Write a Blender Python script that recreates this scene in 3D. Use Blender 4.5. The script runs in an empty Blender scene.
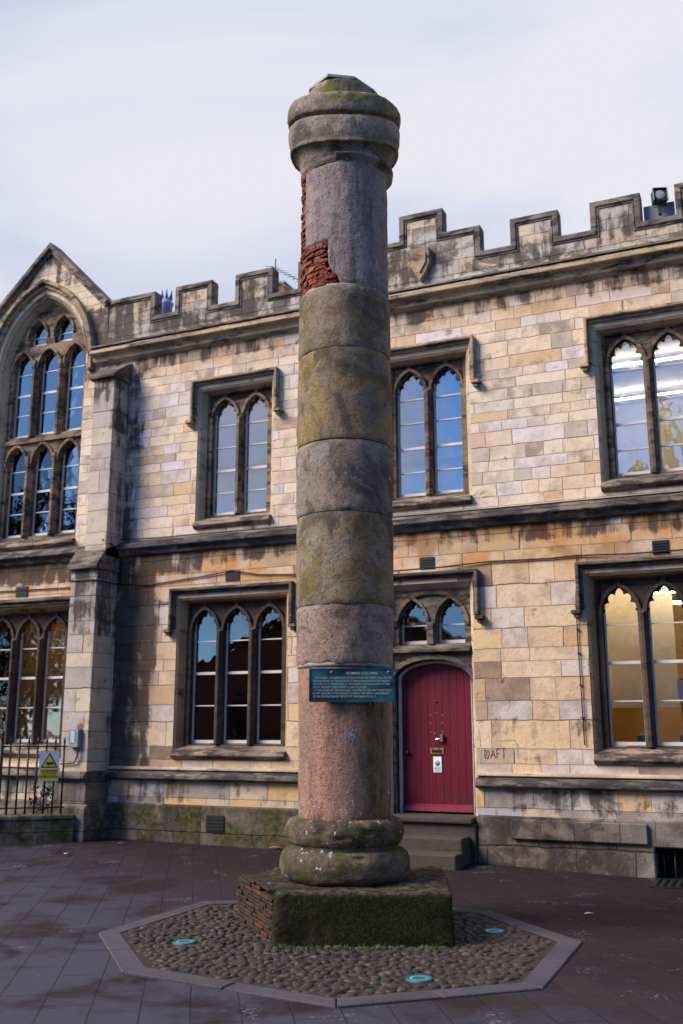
import bpy, bmesh, math, random
from mathutils import Vector, Matrix, noise
from mathutils.geometry import tessellate_polygon
R = math.radians
S = bpy.context.scene
COL = S.collection
random.seed(7)
WY = 12.75          # the facade stands in the plane y = WY, x runs along it
TH = R(23.6)        # the column and its paving are turned against the facade

# ------------------------------------------------------------------ camera
cam = bpy.data.cameras.new('camera'); camo = bpy.data.objects.new('camera', cam); COL.objects.link(camo)
camo.location = (0, 0, 1.65); camo.rotation_euler = (R(102.5), 0, TH)
cam.sensor_fit = 'VERTICAL'; cam.sensor_height = 36; cam.lens = 985 / 1024 * 36
cam.clip_end = 2000; cam.clip_start = .05
cam.dof.use_dof = True; cam.dof.focus_distance = 8.9; cam.dof.aperture_fstop = 2.0
S.camera = camo

# ------------------------------------------------------------------ world
SUNV = Vector((-.62, -.50, .62)).normalized()
w = bpy.data.worlds.new('World'); S.world = w; w.use_nodes = True
nt = w.node_tree; N = nt.nodes; L = nt.links
bg = N['Background']; bg.inputs[1].default_value = .12
sky = N.new('ShaderNodeTexSky'); sky.sky_type = 'NISHITA'; sky.sun_disc = False
sky.sun_elevation = math.asin(SUNV.z); sky.sun_rotation = math.atan2(SUNV.x, SUNV.y) % (2 * math.pi)
sky.air_density = 1.0; sky.dust_density = .2; sky.ozone_density = 3
tc = N.new('ShaderNodeTexCoord'); mp = N.new('ShaderNodeMapping'); mp.inputs['Scale'].default_value = (1.0, 1.4, 3.2)
mp.inputs['Rotation'].default_value = (0, R(-16), R(20))
nz = N.new('ShaderNodeTexNoise'); nz.inputs['Scale'].default_value = 1.5; nz.inputs['Detail'].default_value = 8
nz.inputs['Roughness'].default_value = .55; nz.inputs['Distortion'].default_value = .4
sep = N.new('ShaderNodeSeparateXYZ')
cover = N.new('ShaderNodeMapRange'); cover.inputs[1].default_value = -.35; cover.inputs[2].default_value = .55
cover.inputs[3].default_value = -.14; cover.inputs[4].default_value = .80
add = N.new('ShaderNodeMath'); add.operation = 'ADD'
cr = N.new('ShaderNodeValToRGB'); cr.color_ramp.elements[0].position = .42; cr.color_ramp.elements[1].position = .86
cr.color_ramp.interpolation = 'EASE'
mix = N.new('ShaderNodeMixRGB'); 
L.new(tc.outputs['Generated'], mp.inputs[0]); L.new(mp.outputs[0], nz.inputs[0])
L.new(tc.outputs['Generated'], sep.inputs[0]); L.new(sep.outputs[1], cover.inputs[0])
dot = N.new('ShaderNodeVectorMath'); dot.operation = 'DOT_PRODUCT'; dot.inputs[1].default_value = (-.46, -.845, .275); L.new(tc.outputs['Generated'], dot.inputs[0])
bank = N.new('ShaderNodeMapRange'); bank.inputs[1].default_value = .978; bank.inputs[2].default_value = .996; bank.inputs[3].default_value = 0; bank.inputs[4].default_value = .5; L.new(dot.outputs['Value'], bank.inputs[0])
cov2 = N.new('ShaderNodeMath'); cov2.operation = 'ADD'; L.new(cover.outputs[0], cov2.inputs[0]); L.new(bank.outputs[0], cov2.inputs[1])
L.new(nz.outputs[0], add.inputs[0]); L.new(cov2.outputs[0], add.inputs[1]); L.new(add.outputs[0], cr.inputs[0])
tint = N.new('ShaderNodeMixRGB'); tint.blend_type = 'MULTIPLY'; tint.inputs[0].default_value = 1; tint.inputs[2].default_value = (.50, .76, 1.10, 1)
nz2 = N.new('ShaderNodeTexNoise'); nz2.inputs['Scale'].default_value = 1.7; nz2.inputs['Detail'].default_value = 7; nz2.inputs['Distortion'].default_value = .5; L.new(mp.outputs[0], nz2.inputs[0])
cc = N.new('ShaderNodeValToRGB'); cc.color_ramp.elements[0].position = .38; cc.color_ramp.elements[0].color = (.70, .79, 1.0, 1); cc.color_ramp.elements[1].position = .58; cc.color_ramp.elements[1].color = (1.0, 1.0, 1.07, 1)
mul = N.new('ShaderNodeMixRGB'); mul.blend_type = 'MULTIPLY'; mul.inputs[0].default_value = 1; mul.inputs[2].default_value = (4.45, 4.4, 4.5, 1)
L.new(nz2.outputs[0], cc.inputs[0]); L.new(cc.outputs[0], mul.inputs[1]); L.new(mul.outputs[0], mix.inputs[2])
L.new(cr.outputs[0], mix.inputs[0]); L.new(sky.outputs[0], tint.inputs[1]); L.new(tint.outputs[0], mix.inputs[1]); L.new(mix.outputs[0], bg.inputs[0])

sun = bpy.data.lights.new('sun', 'SUN'); sun.energy = 4.4; sun.angle = R(30); sun.color = (1, .86, .70)
suno = bpy.data.objects.new('sun', sun); COL.objects.link(suno)
suno.rotation_euler = SUNV.to_track_quat('Z', 'Y').to_euler(); suno.location = SUNV * 40
S.view_settings.view_transform = 'Standard'; S.view_settings.look = 'None'
S.view_settings.exposure = .62; S.view_settings.gamma = 1

# ------------------------------------------------------------------ helpers
def link(o, parent=None):
    COL.objects.link(o)
    if parent: o.parent = parent
    return o
def tag(o, label=None, cat=None, group=None, kind=None):
    if label: o['label'] = label
    if cat: o['category'] = cat
    if group: o['group'] = group
    if kind: o['kind'] = kind
    return o
def empty(name, loc=(0, 0, 0), rz=0):
    o = bpy.data.objects.new(name, None); o.location = loc; o.rotation_euler = (0, 0, rz); o.empty_display_size = .2
    return link(o)

class MB:
    def __init__(s): s.v = []; s.f = []; s.sm = []
    def add(s, vs, fs, smooth=False):
        n = len(s.v); s.v += [tuple(p) for p in vs]; s.f += [tuple(i + n for i in f) for f in fs]; s.sm += [smooth] * len(fs)
        return s
    def box(s, x0, x1, y0, y1, z0, z1):
        vs = [(x, y, z) for z in (z0, z1) for x, y in ((x0, y0), (x1, y0), (x1, y1), (x0, y1))]
        return s.add(vs, [(3, 2, 1, 0), (4, 5, 6, 7), (0, 1, 5, 4), (1, 2, 6, 5), (2, 3, 7, 6), (3, 0, 4, 7)])
    def obox(s, c, ax, ay, az, hx, hy, hz):
        c = Vector(c); vs = []
        for z in (-1, 1):
            for x, y in ((-1, -1), (1, -1), (1, 1), (-1, 1)):
                vs.append(c + ax * x * hx + ay * y * hy + az * z * hz)
        return s.add(vs, [(3, 2, 1, 0), (4, 5, 6, 7), (0, 1, 5, 4), (1, 2, 6, 5), (2, 3, 7, 6), (3, 0, 4, 7)])
    def flat(s, loops, y0, y1):
        """polygon with holes in the xz plane, extruded from y0 (front) to y1"""
        P = [[Vector((x, z, 0)) for x, z in lp] for lp in loops]
        tri = tessellate_polygon(P); pts = [p for lp in P for p in lp]; n = len(pts)
        vs = [(p.x, y0, p.y) for p in pts] + [(p.x, y1, p.y) for p in pts]; fs = []
        for t in tri:
            a, b, c = (pts[i] for i in t)
            cr_ = (b - a).cross(c - a).z
            if abs(cr_) < 1e-10: continue
            if cr_ < 0: t = t[::-1]
            fs.append((t[0], t[1], t[2])); fs.append((t[2] + n, t[1] + n, t[0] + n))
        k = 0
        for j, lp in enumerate(loops):
            m = len(lp); ar = sum(lp[i][0] * lp[(i + 1) % m][1] - lp[(i + 1) % m][0] * lp[i][1] for i in range(m))
            for i in range(m):
                a, b = k + i, k + (i + 1) % m
                f = (a, a + n, b + n, b)
                if (ar > 0) != (j > 0): f = f[::-1]
                if j == 0: f = (a, a + n, b + n, b) if ar > 0 else (b, b + n, a + n, a)
                else: f = (b, b + n, a + n, a) if ar < 0 else (a, a + n, b + n, b)
                if j > 0 and ar > 0: f = (b, b + n, a + n, a)[::-1][::-1]
                fs.append(f)
            k += m
        return s.add(vs, fs)
    def splay(s, A, B, y0, y1):
        """sloping ring from loop A at y0 to loop B at y1 (same point count)"""
        n = len(A); vs = [(x, y0, z) for x, z in A] + [(x, y1, z) for x, z in B]
        return s.add(vs, [(i, i + n, (i + 1) % n + n, (i + 1) % n) for i in range(n)])
    def tube(s, pts, r, seg=8):
        pts = [Vector(p) for p in pts]; vs = []; n = len(pts)
        for i, p in enumerate(pts):
            t = (pts[min(i + 1, n - 1)] - pts[max(i - 1, 0)]).normalized()
            u = t.orthogonal().normalized() if i == 0 else (u - t * u.dot(t)).normalized()
            v = t.cross(u); rr = r[i] if isinstance(r, (list, tuple)) else r
            vs += [p + (u * math.cos(a) + v * math.sin(a)) * rr for a in (2 * math.pi * k / seg for k in range(seg))]
        fs = [(i * seg + k, i * seg + (k + 1) % seg, (i + 1) * seg + (k + 1) % seg, (i + 1) * seg + k) for i in range(n - 1) for k in range(seg)]
        fs += [tuple(range(seg))[::-1], tuple((n - 1) * seg + k for k in range(seg))]
        return s.add(vs, fs, True)
    def lathe(s, prof, seg=48, c=(0, 0, 0), axis='z'):
        vs = []; n = len(prof)
        for r, z in prof:
            for k in range(seg):
                a = 2 * math.pi * k / seg; x, y = r * math.cos(a), r * math.sin(a)
                p = (x, y, z) if axis == 'z' else (x, z, y)
                vs.append((p[0] + c[0], p[1] + c[1], p[2] + c[2]))
        fs = [(i * seg + k, i * seg + (k + 1) % seg, (i + 1) * seg + (k + 1) % seg, (i + 1) * seg + k) for i in range(n - 1) for k in range(seg)]
        fs += [tuple(range(seg))[::-1], tuple((n - 1) * seg + k for k in range(seg))]
        return s.add(vs, fs, True)
    def build(s, name, mat, parent=None, bevel=0, recalc=True, segs=1):
        me = bpy.data.meshes.new(name); me.from_pydata(s.v, [], s.f)
        me.polygons.foreach_set('use_smooth', s.sm)
        if recalc:
            b = bmesh.new(); b.from_mesh(me); bmesh.ops.recalc_face_normals(b, faces=b.faces); b.to_mesh(me); b.free()
        me.materials.append(mat); o = bpy.data.objects.new(name, me); link(o, parent)
        if bevel:
            m = o.modifiers.new('bevel', 'BEVEL'); m.width = bevel; m.segments = segs; m.limit_method = 'ANGLE'; m.angle_limit = R(40)
        return o

def rect(x0, x1, z0, z1): return [(x0, z0), (x1, z0), (x1, z1), (x0, z1)]
def arch_side(a, h, n=9):
    """left half of a two-centred arch from (-a,0) to (0,h)"""
    Rr = (a * a + h * h) / (2 * a); c = -a + Rr; t1 = math.acos(max(-1, min(1, -c / Rr))); out = []
    for i in range(n + 1):
        t = math.pi + (t1 - math.pi) * i / n; out.append((c + Rr * math.cos(t), Rr * math.sin(t)))
    return out
def arch(cx, a, z0, zs, h, n=9):
    lf = arch_side(a, h, n); pts = [(cx - a, z0)] + [(cx + x, zs + z) for x, z in lf] + [(cx - x, zs + z) for x, z in lf[-2::-1]] + [(cx + a, z0)]
    return pts[::-1]
def cusped(cx, a, z0, zs, h, foils=5, depth=.055, n=40):
    lf = arch_side(a, h, n // 2); path = lf + [(-x, z) for x, z in lf[-2::-1]]
    d = [0]
    for p, q in zip(path, path[1:]): d.append(d[-1] + math.hypot(q[0] - p[0], q[1] - p[1]))
    out = []
    for p, t in zip(path, d):
        t /= d[-1]; ins = depth * (1 - abs(math.sin(foils * math.pi * t))) ** 1.3
        if t < .01 or t > .99: ins = 0
        v = Vector((0 - p[0], h * .12 - p[1])); ln = v.length or 1; v /= ln
        out.append((cx + p[0] + v.x * min(ins, ln * .8), zs + p[1] + v.y * min(ins, ln * .8)))
    return ([(cx - a, z0)] + out + [(cx + a, z0)])[::-1]

# ------------------------------------------------------------------ materials
class NG:
    def __init__(s, name):
        s.m = bpy.data.materials.new(name); s.m.use_nodes = True; s.t = s.m.node_tree; s.b = s.t.nodes['Principled BSDF']
        s.tc = s.t.nodes.new('ShaderNodeTexCoord'); s.P = s.tc.outputs['Object']
    def n(s, ty): return s.t.nodes.new(ty)
    def _in(s, sock, v):
        if v is None: return
        if isinstance(v, bpy.types.NodeSocket): s.t.links.new(v, sock)
        elif isinstance(v, (tuple, list)) and len(v) == 3 and sock.type == 'RGBA': sock.default_value = (*v, 1)
        else: sock.default_value = v
    def math(s, op, a, b=None, c=None, clamp=False):
        x = s.n('ShaderNodeMath'); x.operation = op; x.use_clamp = clamp
        s._in(x.inputs[0], a); s._in(x.inputs[1], b)
        if c is not None: s._in(x.inputs[2], c)
        return x.outputs[0]
    def comb(s, x, y, z=0.0):
        c = s.n('ShaderNodeCombineXYZ'); s._in(c.inputs[0], x); s._in(c.inputs[1], y); s._in(c.inputs[2], z); return c.outputs[0]
    def sep(s, v=None):
        c = s.n('ShaderNodeSeparateXYZ'); s._in(c.inputs[0], v or s.P); return c.outputs
    def scale(s, v, sc):
        m = s.n('ShaderNodeMapping'); s._in(m.inputs[0], v or s.P); m.inputs['Scale'].default_value = sc; return m.outputs[0]
    def noise(s, scale, detail=4, rough=.55, vec=None, dist=0.0, col=False):
        x = s.n('ShaderNodeTexNoise'); s._in(x.inputs['Vector'], vec if vec is not None else s.P)
        x.inputs['Scale'].default_value = scale; x.inputs['Detail'].default_value = detail; x.inputs['Roughness'].default_value = rough
        x.inputs['Distortion'].default_value = dist; return x.outputs[1 if col else 0]
    def vor(s, scale, vec=None, feat='F1', out=0):
        x = s.n('ShaderNodeTexVoronoi'); x.feature = feat; s._in(x.inputs['Vector'], vec if vec is not None else s.P); x.inputs['Scale'].default_value = scale
        return x.outputs[out]
    def mr(s, v, a, b, c=0.0, d=1.0):
        x = s.n('ShaderNodeMapRange'); x.interpolation_type = 'SMOOTHSTEP'; s._in(x.inputs[0], v)
        for i, q in enumerate((a, b, c, d)): x.inputs[i + 1].default_value = q
        return x.outputs[0]
    def ramp(s, v, stops, const=False):
        x = s.n('ShaderNodeValToRGB'); s._in(x.inputs[0], v); e = x.color_ramp.elements
        if const: x.color_ramp.interpolation = 'CONSTANT'
        while len(e) < len(stops): e.new(.5)
        for q, (p, c) in zip(e, stops): q.position = p; q.color = (*c, 1)
        return x.outputs[0]
    def mix(s, f, a, b, mode='MIX'):
        x = s.n('ShaderNodeMixRGB'); x.blend_type = mode; s._in(x.inputs[0], f); s._in(x.inputs[1], a); s._in(x.inputs[2], b); return x.outputs[0]
    def band(s, v, lo, hi, soft):
        a = s.mr(v, lo - soft, lo + soft); b = s.mr(v, hi - soft, hi + soft, 1, 0); return s.math('MULTIPLY', a, b)
    def out(s, col, rough=.85, bump=None, bs=.4, bd=.02, metal=0, spec=.3):
        s._in(s.b.inputs['Base Color'], col); s._in(s.b.inputs['Roughness'], rough); s.b.inputs['Metallic'].default_value = metal
        s.b.inputs['Specular IOR Level'].default_value = spec
        if bump is not None:
            x = s.n('ShaderNodeBump'); x.inputs['Strength'].default_value = bs; x.inputs['Distance'].default_value = bd
            s._in(x.inputs['Height'], bump); s.t.links.new(x.outputs[0], s.b.inputs['Normal'])
        return s.m

def plain(name, col, rough=.6, var=.12, metal=0, sc=8, bump=.0, spec=.4):
    g = NG(name); n = g.noise(sc, 5, .6); c2 = tuple(c * (1 - var * 2) for c in col); c3 = tuple(min(1, c * (1 + var)) for c in col)
    return g.out(g.ramp(n, [(.3, c2), (.7, c3)]), rough, n if bump else None, bump, .01, metal, spec)

SOOT = (.022, .020, .022)
def ashlar(name, hh, ww, stops, soots=(), warm=None, algae=None, seed=0.0, sootamt=.0, joint=.0045, jcol=(.20, .155, .12)):
    """squared stone blocks in courses of uneven height; every block has a tint of its own; weathering patches"""
    g = NG(name); x0_, y, z0_ = g.sep()
    wv = g.sep(g.noise(4.5, 3, .5, None, 0, True)); x, z = x0_, z0_
    u = g.math('ADD', g.math('ADD', x, y), g.math('MULTIPLY_ADD', wv[0], .035, -.017)); zw = g.math('ADD', z, g.math('MULTIPLY_ADD', wv[1], .028, -.014))
    zz = g.math('ADD', zw, g.math('MULTIPLY', g.math('SINE', g.math('MULTIPLY_ADD', z, 4.1, seed)), hh * .22))
    zz = g.math('ADD', zz, g.math('MULTIPLY', g.math('SINE', g.math('MULTIPLY', z, 9.7)), hh * .12))
    zr = g.math('DIVIDE', zz, hh); row = g.math('FLOOR', zr); fz = g.math('FRACT', zr)
    wn = g.n('ShaderNodeTexWhiteNoise'); wn.noise_dimensions = '1D'; g._in(wn.inputs['W'], g.math('ADD', row, seed + .37)); rr = wn.outputs[0]
    u2 = g.math('MULTIPLY_ADD', rr, 7.0, u)
    u3 = g.math('ADD', u2, g.math('MULTIPLY', g.math('SINE', g.math('ADD', g.math('MULTIPLY', u2, 1.0 / ww), g.math('MULTIPLY', rr, 20.0))), ww * .42))
    u3 = g.math('ADD', u3, g.math('MULTIPLY', g.math('SINE', g.math('MULTIPLY', u2, 2.7 / ww)), ww * .15))
    ur = g.math('DIVIDE', u3, ww); coln = g.math('FLOOR', ur); fu = g.math('FRACT', ur)
    w2 = g.n('ShaderNodeTexWhiteNoise'); w2.noise_dimensions = '2D'; g._in(w2.inputs['Vector'], g.comb(coln, row)); rv = w2.outputs[0]; rc = w2.outputs[1]
    eu = g.math('MULTIPLY', g.math('MINIMUM', fu, g.math('SUBTRACT', 1.0, fu)), ww)
    ez = g.math('MULTIPLY', g.math('MINIMUM', fz, g.math('SUBTRACT', 1.0, fz)), hh)
    ed = g.math('ADD', g.math('MINIMUM', eu, ez), g.math('MULTIPLY_ADD', g.noise(26, 3), .008, -.004))
    jm = g.mr(ed, joint * .5, joint * 1.9, 1, 0)
    base = g.ramp(rv, stops, True)
    # soft mottling inside blocks, different in each
    v2 = g.n('ShaderNodeVectorMath'); v2.operation = 'MULTIPLY_ADD'; g._in(v2.inputs[0], rc); v2.inputs[1].default_value = (5, 5, 5); g._in(v2.inputs[2], g.P)
    mot = g.noise(3.2, 8, .62, v2.outputs[0]); fine = g.noise(38, 4, .6)
    col = g.mix(g.mr(mot, .44, .70), base, g.mix(.60, base, (.27, .205, .155), 'MIX'))
    col = g.mix(g.mr(fine, .55, .75, 0, .3), col, (.20, .16, .12))
    col = g.mix(g.mr(g.noise(.55, 3), .42, .68, 0, .22), col, (.62, .55, .50))
    pk = g.noise(13, 6, .72, v2.outputs[0], .3); col = g.mix(g.mr(pk, .58, .68, 0, .45), col, (.20, .14, .09)); col = g.mix(g.mr(pk, .40, .30, 0, .25), col, (.78, .68, .56))
    streak = g.noise(1.0, 6, .6, g.scale(g.P, (7, 7, .9)))
    if warm:
        lo, hi, amt = warm
        col = g.mix(g.math('MULTIPLY', g.math('MULTIPLY', g.band(z, lo, hi, .12), g.mr(g.noise(2.2, 5), .35, .6)), amt), col, g.ramp(rv, [(0, (.50, .24, .085)), (.5, (.36, .20, .10)), (.8, (.52, .33, .17))], True))
    jc = g.mix(jm, col, jcol)
    col = g.mix(.55, col, jc)
    # soot: patches with their own ragged shape
    pat = g.noise(2.0, 8, .68, g.scale(g.P, (1, 1, 1.3)), .5)
    m = g.mr(pat, .60 - sootamt, .70 - sootamt, 0, .75)
    for (x0, x1, z0, z1, soft, thr) in soots:
        b = g.math('MULTIPLY', g.band(u if False else x, x0, x1, soft), g.band(z, z0, z1, min(soft, .12)))
        n_ = g.math('ADD', g.math('MULTIPLY', streak, .5), g.math('MULTIPLY', pat, .5))
        q = g.mr(g.math('ADD', n_, g.math('MULTIPLY_ADD', b, .35, -.35)), thr - .05, thr + .07, 0, .88)
        m = g.math('MAXIMUM', m, q)
    blk = g.mr(rv, .90, .93)
    m = g.math('MAXIMUM', m, g.math('MULTIPLY', g.math('MULTIPLY', blk, g.mr(mot, .40, .60)), .35 if sootamt < .05 else .7))
    col = g.mix(m, col, g.mix(g.noise(9, 4), (.018, .016, .018), (.075, .055, .042)))
    if algae:
        lo, hi, amt = algae
        a = g.math('MULTIPLY', g.band(z, lo, hi, .10), g.mr(g.noise(3.1, 7, .65), .40, .56))
        col = g.mix(g.math('MULTIPLY', a, amt), col, g.mix(g.mr(g.noise(14, 4), .4, .6), (.022, .027, .010), (.075, .072, .022)))
    hgt = g.math('SUBTRACT', g.math('MULTIPLY_ADD', fine, .25, g.math('MULTIPLY', mot, .6)), g.math('MULTIPLY', jm, .9))
    hgt = g.math('MULTIPLY_ADD', rv, .35, g.math('MULTIPLY_ADD', pk, -.6, hgt))
    return g.out(col, .92, hgt, .8, .018, spec=.15)

UP = [(0, (0.639, 0.491, 0.349)), (.20, (0.703, 0.569, 0.438)), (.38, (0.618, 0.524, 0.479)), (.48, (0.698, 0.549, 0.402)), (.64, (0.609, 0.415, 0.255)), (.69, (0.497, 0.405, 0.339)), (.76, (0.662, 0.576, 0.564)), (.87, (0.574, 0.381, 0.275)), (.90, (0.671, 0.530, 0.398))]
LO = [(0, (0.578, 0.414, 0.262)), (.20, (0.639, 0.482, 0.328)), (.40, (0.516, 0.326, 0.176)), (.50, (0.588, 0.493, 0.430)), (.64, (0.625, 0.442, 0.261)), (.80, (0.424, 0.296, 0.199)), (.87, (0.530, 0.444, 0.406)), (.94, (0.317, 0.208, 0.144))]
M = {}
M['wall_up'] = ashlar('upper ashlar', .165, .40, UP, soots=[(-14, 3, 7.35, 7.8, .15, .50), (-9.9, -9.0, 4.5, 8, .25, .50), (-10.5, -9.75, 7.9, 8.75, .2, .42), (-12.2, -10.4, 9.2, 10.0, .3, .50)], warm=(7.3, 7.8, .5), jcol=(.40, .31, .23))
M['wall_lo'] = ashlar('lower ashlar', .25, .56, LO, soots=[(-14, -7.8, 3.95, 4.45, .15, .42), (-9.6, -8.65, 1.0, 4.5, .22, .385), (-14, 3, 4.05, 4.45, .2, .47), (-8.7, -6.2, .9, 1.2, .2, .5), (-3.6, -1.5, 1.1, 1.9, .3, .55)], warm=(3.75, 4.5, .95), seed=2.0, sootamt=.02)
M['base_mid'] = ashlar('plinth ashlar', .33, .62, [(0, (.50, .40, .30)), (.3, (.36, .34, .36)), (.5, (.56, .36, .18)), (.65, (.52, .47, .42)), (.85, (.30, .26, .24))], soots=[(-14, 3, .55, 1.0, .2, .52)], sootamt=.03, seed=1.0)
M['base_low'] = ashlar('damp plinth ashlar', .29, .66, [(0, (.075, .062, .050)), (.3, (.048, .040, .038)), (.55, (.095, .078, .062)), (.8, (.040, .035, .036))], algae=(-.2, .62, .8), sootamt=.07, seed=1.6, jcol=(.03, .028, .025))
M['base_right'] = ashlar('dark plinth ashlar', .30, .62, [(0, (.045, .036, .036)), (.4, (.032, .027, .031)), (.7, (.062, .050, .043))], sootamt=.08, seed=1.6, jcol=(.03, .028, .025))
M['parapet'] = ashlar('parapet ashlar', .23, .52, [(0, (.48, .38, .27)), (.25, (.40, .36, .33)), (.45, (.55, .44, .30)), (.65, (.34, .31, .30)), (.82, (.46, .42, .38))], soots=[(-11, -9.2, 7.8, 9, .3, .45), (-14, 3, 8.0, 9.3, .1, .50)], sootamt=.12, seed=3.0)
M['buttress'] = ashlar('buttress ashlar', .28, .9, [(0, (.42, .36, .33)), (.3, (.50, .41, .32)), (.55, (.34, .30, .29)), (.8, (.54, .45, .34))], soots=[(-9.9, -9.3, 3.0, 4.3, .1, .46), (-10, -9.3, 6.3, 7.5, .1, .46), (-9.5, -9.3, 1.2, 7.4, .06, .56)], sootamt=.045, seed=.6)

def trim(name, c1, c2, thr=.5, sc=3.0, dark=(.022, .019, .021), rough=.85):
    g = NG(name); n = g.noise(sc * 1.5, 9, .72, g.scale(g.P, (.55, 1.5, 1.9)), .25); m = g.noise(1.1, 4); f = g.noise(45, 4)
    col = g.mix(g.mr(m, .4, .62), c1, c2)
    col = g.mix(g.mr(f, .5, .75, 0, .4), col, tuple(v * .45 for v in c1))
    col = g.mix(g.mr(n, thr - .05, thr + .10, 0, .9), col, dark)
    jx, jy, jz = g.sep(); j = g.math('FRACT', g.math('DIVIDE', g.math('ADD', jx, jy), .77)); jm = g.mr(j, .006, .012, 1, 0)
    col = g.mix(g.math('MULTIPLY', jm, .6), col, (.02, .018, .016))
    return g.out(col, rough, g.math('ADD', f, n), .5, .012, spec=.25)
M['trim_dark'] = trim('sooty moulded stone', (.19, .145, .11), (.085, .068, .065), .49)
M['trim_blue'] = trim('weathered grey string stone', (.20, .165, .135), (.07, .064, .072), .47)
M['trim_light'] = trim('cream moulded stone', (.50, .40, .28), (.34, .26, .18), .58)
M['trim_mix'] = trim('streaked moulded stone', (.44, .32, .19), (.24, .175, .12), .53)
M['tracery'] = trim('brown tracery stone', (.27, .185, .115), (.12, .085, .06), .50)
M['tracery_dk'] = trim('dark tracery stone', (.085, .055, .040), (.045, .033, .029), .53)
M['coping'] = trim('grey brown coping stone', (.26, .205, .165), (.13, .105, .10), .50)
M['reveal'] = trim('ochre jamb stone', (.42, .27, .14), (.26, .17, .10), .57, 2.2)
M['sill'] = trim('stained sill stone', (.30, .225, .16), (.17, .13, .105), .47)
M['step'] = trim('worn step stone', (.062, .050, .044), (.042, .035, .033), .60)

def glassmat(name, refl=.30, tint=(.8, .85, .9), wav=.10):
    g = NG(name); t = g.t; t.nodes.remove(g.b); o = [n for n in t.nodes if n.type == 'OUTPUT_MATERIAL'][0]
    tr = g.n('ShaderNodeBsdfTransparent'); tr.inputs[0].default_value = (*tint, 1); gl = g.n('ShaderNodeBsdfGlossy'); gl.inputs['Roughness'].default_value = .015
    b = g.n('ShaderNodeBump'); b.inputs['Strength'].default_value = wav; b.inputs['Distance'].default_value = .02; g._in(b.inputs['Height'], g.noise(2.5, 2)); t.links.new(b.outputs[0], gl.inputs['Normal'])
    lw = g.n('ShaderNodeFresnel'); lw.inputs[0].default_value = 1.5
    f = g.math('ADD', g.math('MULTIPLY', lw.outputs[0], 1.2), refl, clamp=True)
    mx = g.n('ShaderNodeMixShader'); g._in(mx.inputs[0], f); t.links.new(tr.outputs[0], mx.inputs[1]); t.links.new(gl.outputs[0], mx.inputs[2]); t.links.new(mx.outputs[0], o.inputs[0])
    return g.m
M['glass'] = glassmat('old window glass', .26, (.94, .95, .97), .22)
M['glass_low'] = glassmat('lower window glass', .075, (.94, .95, .96), .16)
M['white'] = plain('white sash paint', (.56, .55, .54), .5, .08)
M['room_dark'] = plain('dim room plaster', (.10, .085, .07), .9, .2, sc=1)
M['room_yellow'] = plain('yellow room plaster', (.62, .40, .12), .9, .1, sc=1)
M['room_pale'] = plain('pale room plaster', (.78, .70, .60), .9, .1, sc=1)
M['blind'] = plain('pale roller blind', (.80, .80, .84), .8, .06, sc=2)
M['curtain'] = plain('orange curtain', (.62, .30, .04), .8, .1)
M['iron'] = plain('black iron paint', (.012, .012, .014), .45, .2)
M['lead'] = plain('lead sheet', (.17, .20, .26), .5, .15, sc=5, bump=.3)
M['cable'] = plain('black cable rubber', (.012, .012, .012), .6, .1)
M['chrome'] = plain('dull chrome', (.55, .6, .62), .3, .1, metal=.9)
M['brass'] = plain('worn brass', (.42, .27, .07), .4, .3, metal=.7, sc=20)
M['paper'] = plain('printed paper', (.70, .74, .78), .7, .03)
M['void'] = plain('unlit opening', (.008, .008, .009), .9, .1)
def emis(name, col, st):
    m = bpy.data.materials.new(name); m.use_nodes = True; b = m.node_tree.nodes['Principled BSDF']
    b.inputs['Base Color'].default_value = (*col, 1); b.inputs['Emission Color'].default_value = (*col, 1); b.inputs['Emission Strength'].default_value = st; return m
M['tube'] = emis('lit fluorescent tube', (1, .93, .66), 14)

# ------------------------------------------------------------------ ground
def gz(x, y):
    t = max(0, min(1, (y - 9.7) / 2.6)); t = t * t * (3 - 2 * t)
    zx = .085 if x < -9 else (-.055 if x > -1.6 else (.085 + (x + 9) * (-.065 / 5.4) if x < -3.6 else .02 + (x + 3.6) * (-.075 / 2.0)))
    return zx * t
def axis(a, b, st, far):
    v = []; x = a
    while x < b + 1e-6: v.append(round(x, 3)); x += st
    return [-far, -60, -30] + [q for q in v] + [30, 60, far]
xs = axis(-18, 8, .25, 600); ys = axis(-10, 16, .25, 600)
g = MB(); g.add([(x, y, gz(x, y)) for y in ys for x in xs], [(j * len(xs) + i, j * len(xs) + i + 1, (j + 1) * len(xs) + i + 1, (j + 1) * len(xs) + i) for j in range(len(ys) - 1) for i in range(len(xs) - 1)], True)
q = NG('stone paving slabs'); mp_ = q.n('ShaderNodeMapping'); q._in(mp_.inputs[0], q.P); mp_.inputs['Rotation'].default_value = (0, 0, R(-121.8)); mp_.inputs['Location'].default_value = (0, .02, 0)
bt = q.n('ShaderNodeTexBrick'); q._in(bt.inputs['Vector'], mp_.outputs[0]); bt.inputs['Scale'].default_value = 1; bt.inputs['Brick Width'].default_value = .78; bt.inputs['Row Height'].default_value = .30
bt.inputs['Mortar Size'].default_value = .0055; bt.inputs['Mortar Smooth'].default_value = .4; bt.inputs['Color1'].default_value = (0, 0, 0, 1); bt.inputs['Color2'].default_value = (1, 1, 1, 1); bt.inputs['Mortar'].default_value = (.5, .5, .5, 1); bt.offset = .37
sl = q.ramp(bt.outputs[0], [(0, (0.0231, 0.0156, 0.0184)), (.35, (0.0265, 0.0177, 0.0204)), (.6, (0.0204, 0.0156, 0.0204)), (1, (0.0306, 0.0211, 0.0218))])
fn = q.noise(60, 5, .7); md = q.noise(1.3, 8, .62, None, .5); pt = q.noise(6, 6, .7)
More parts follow.
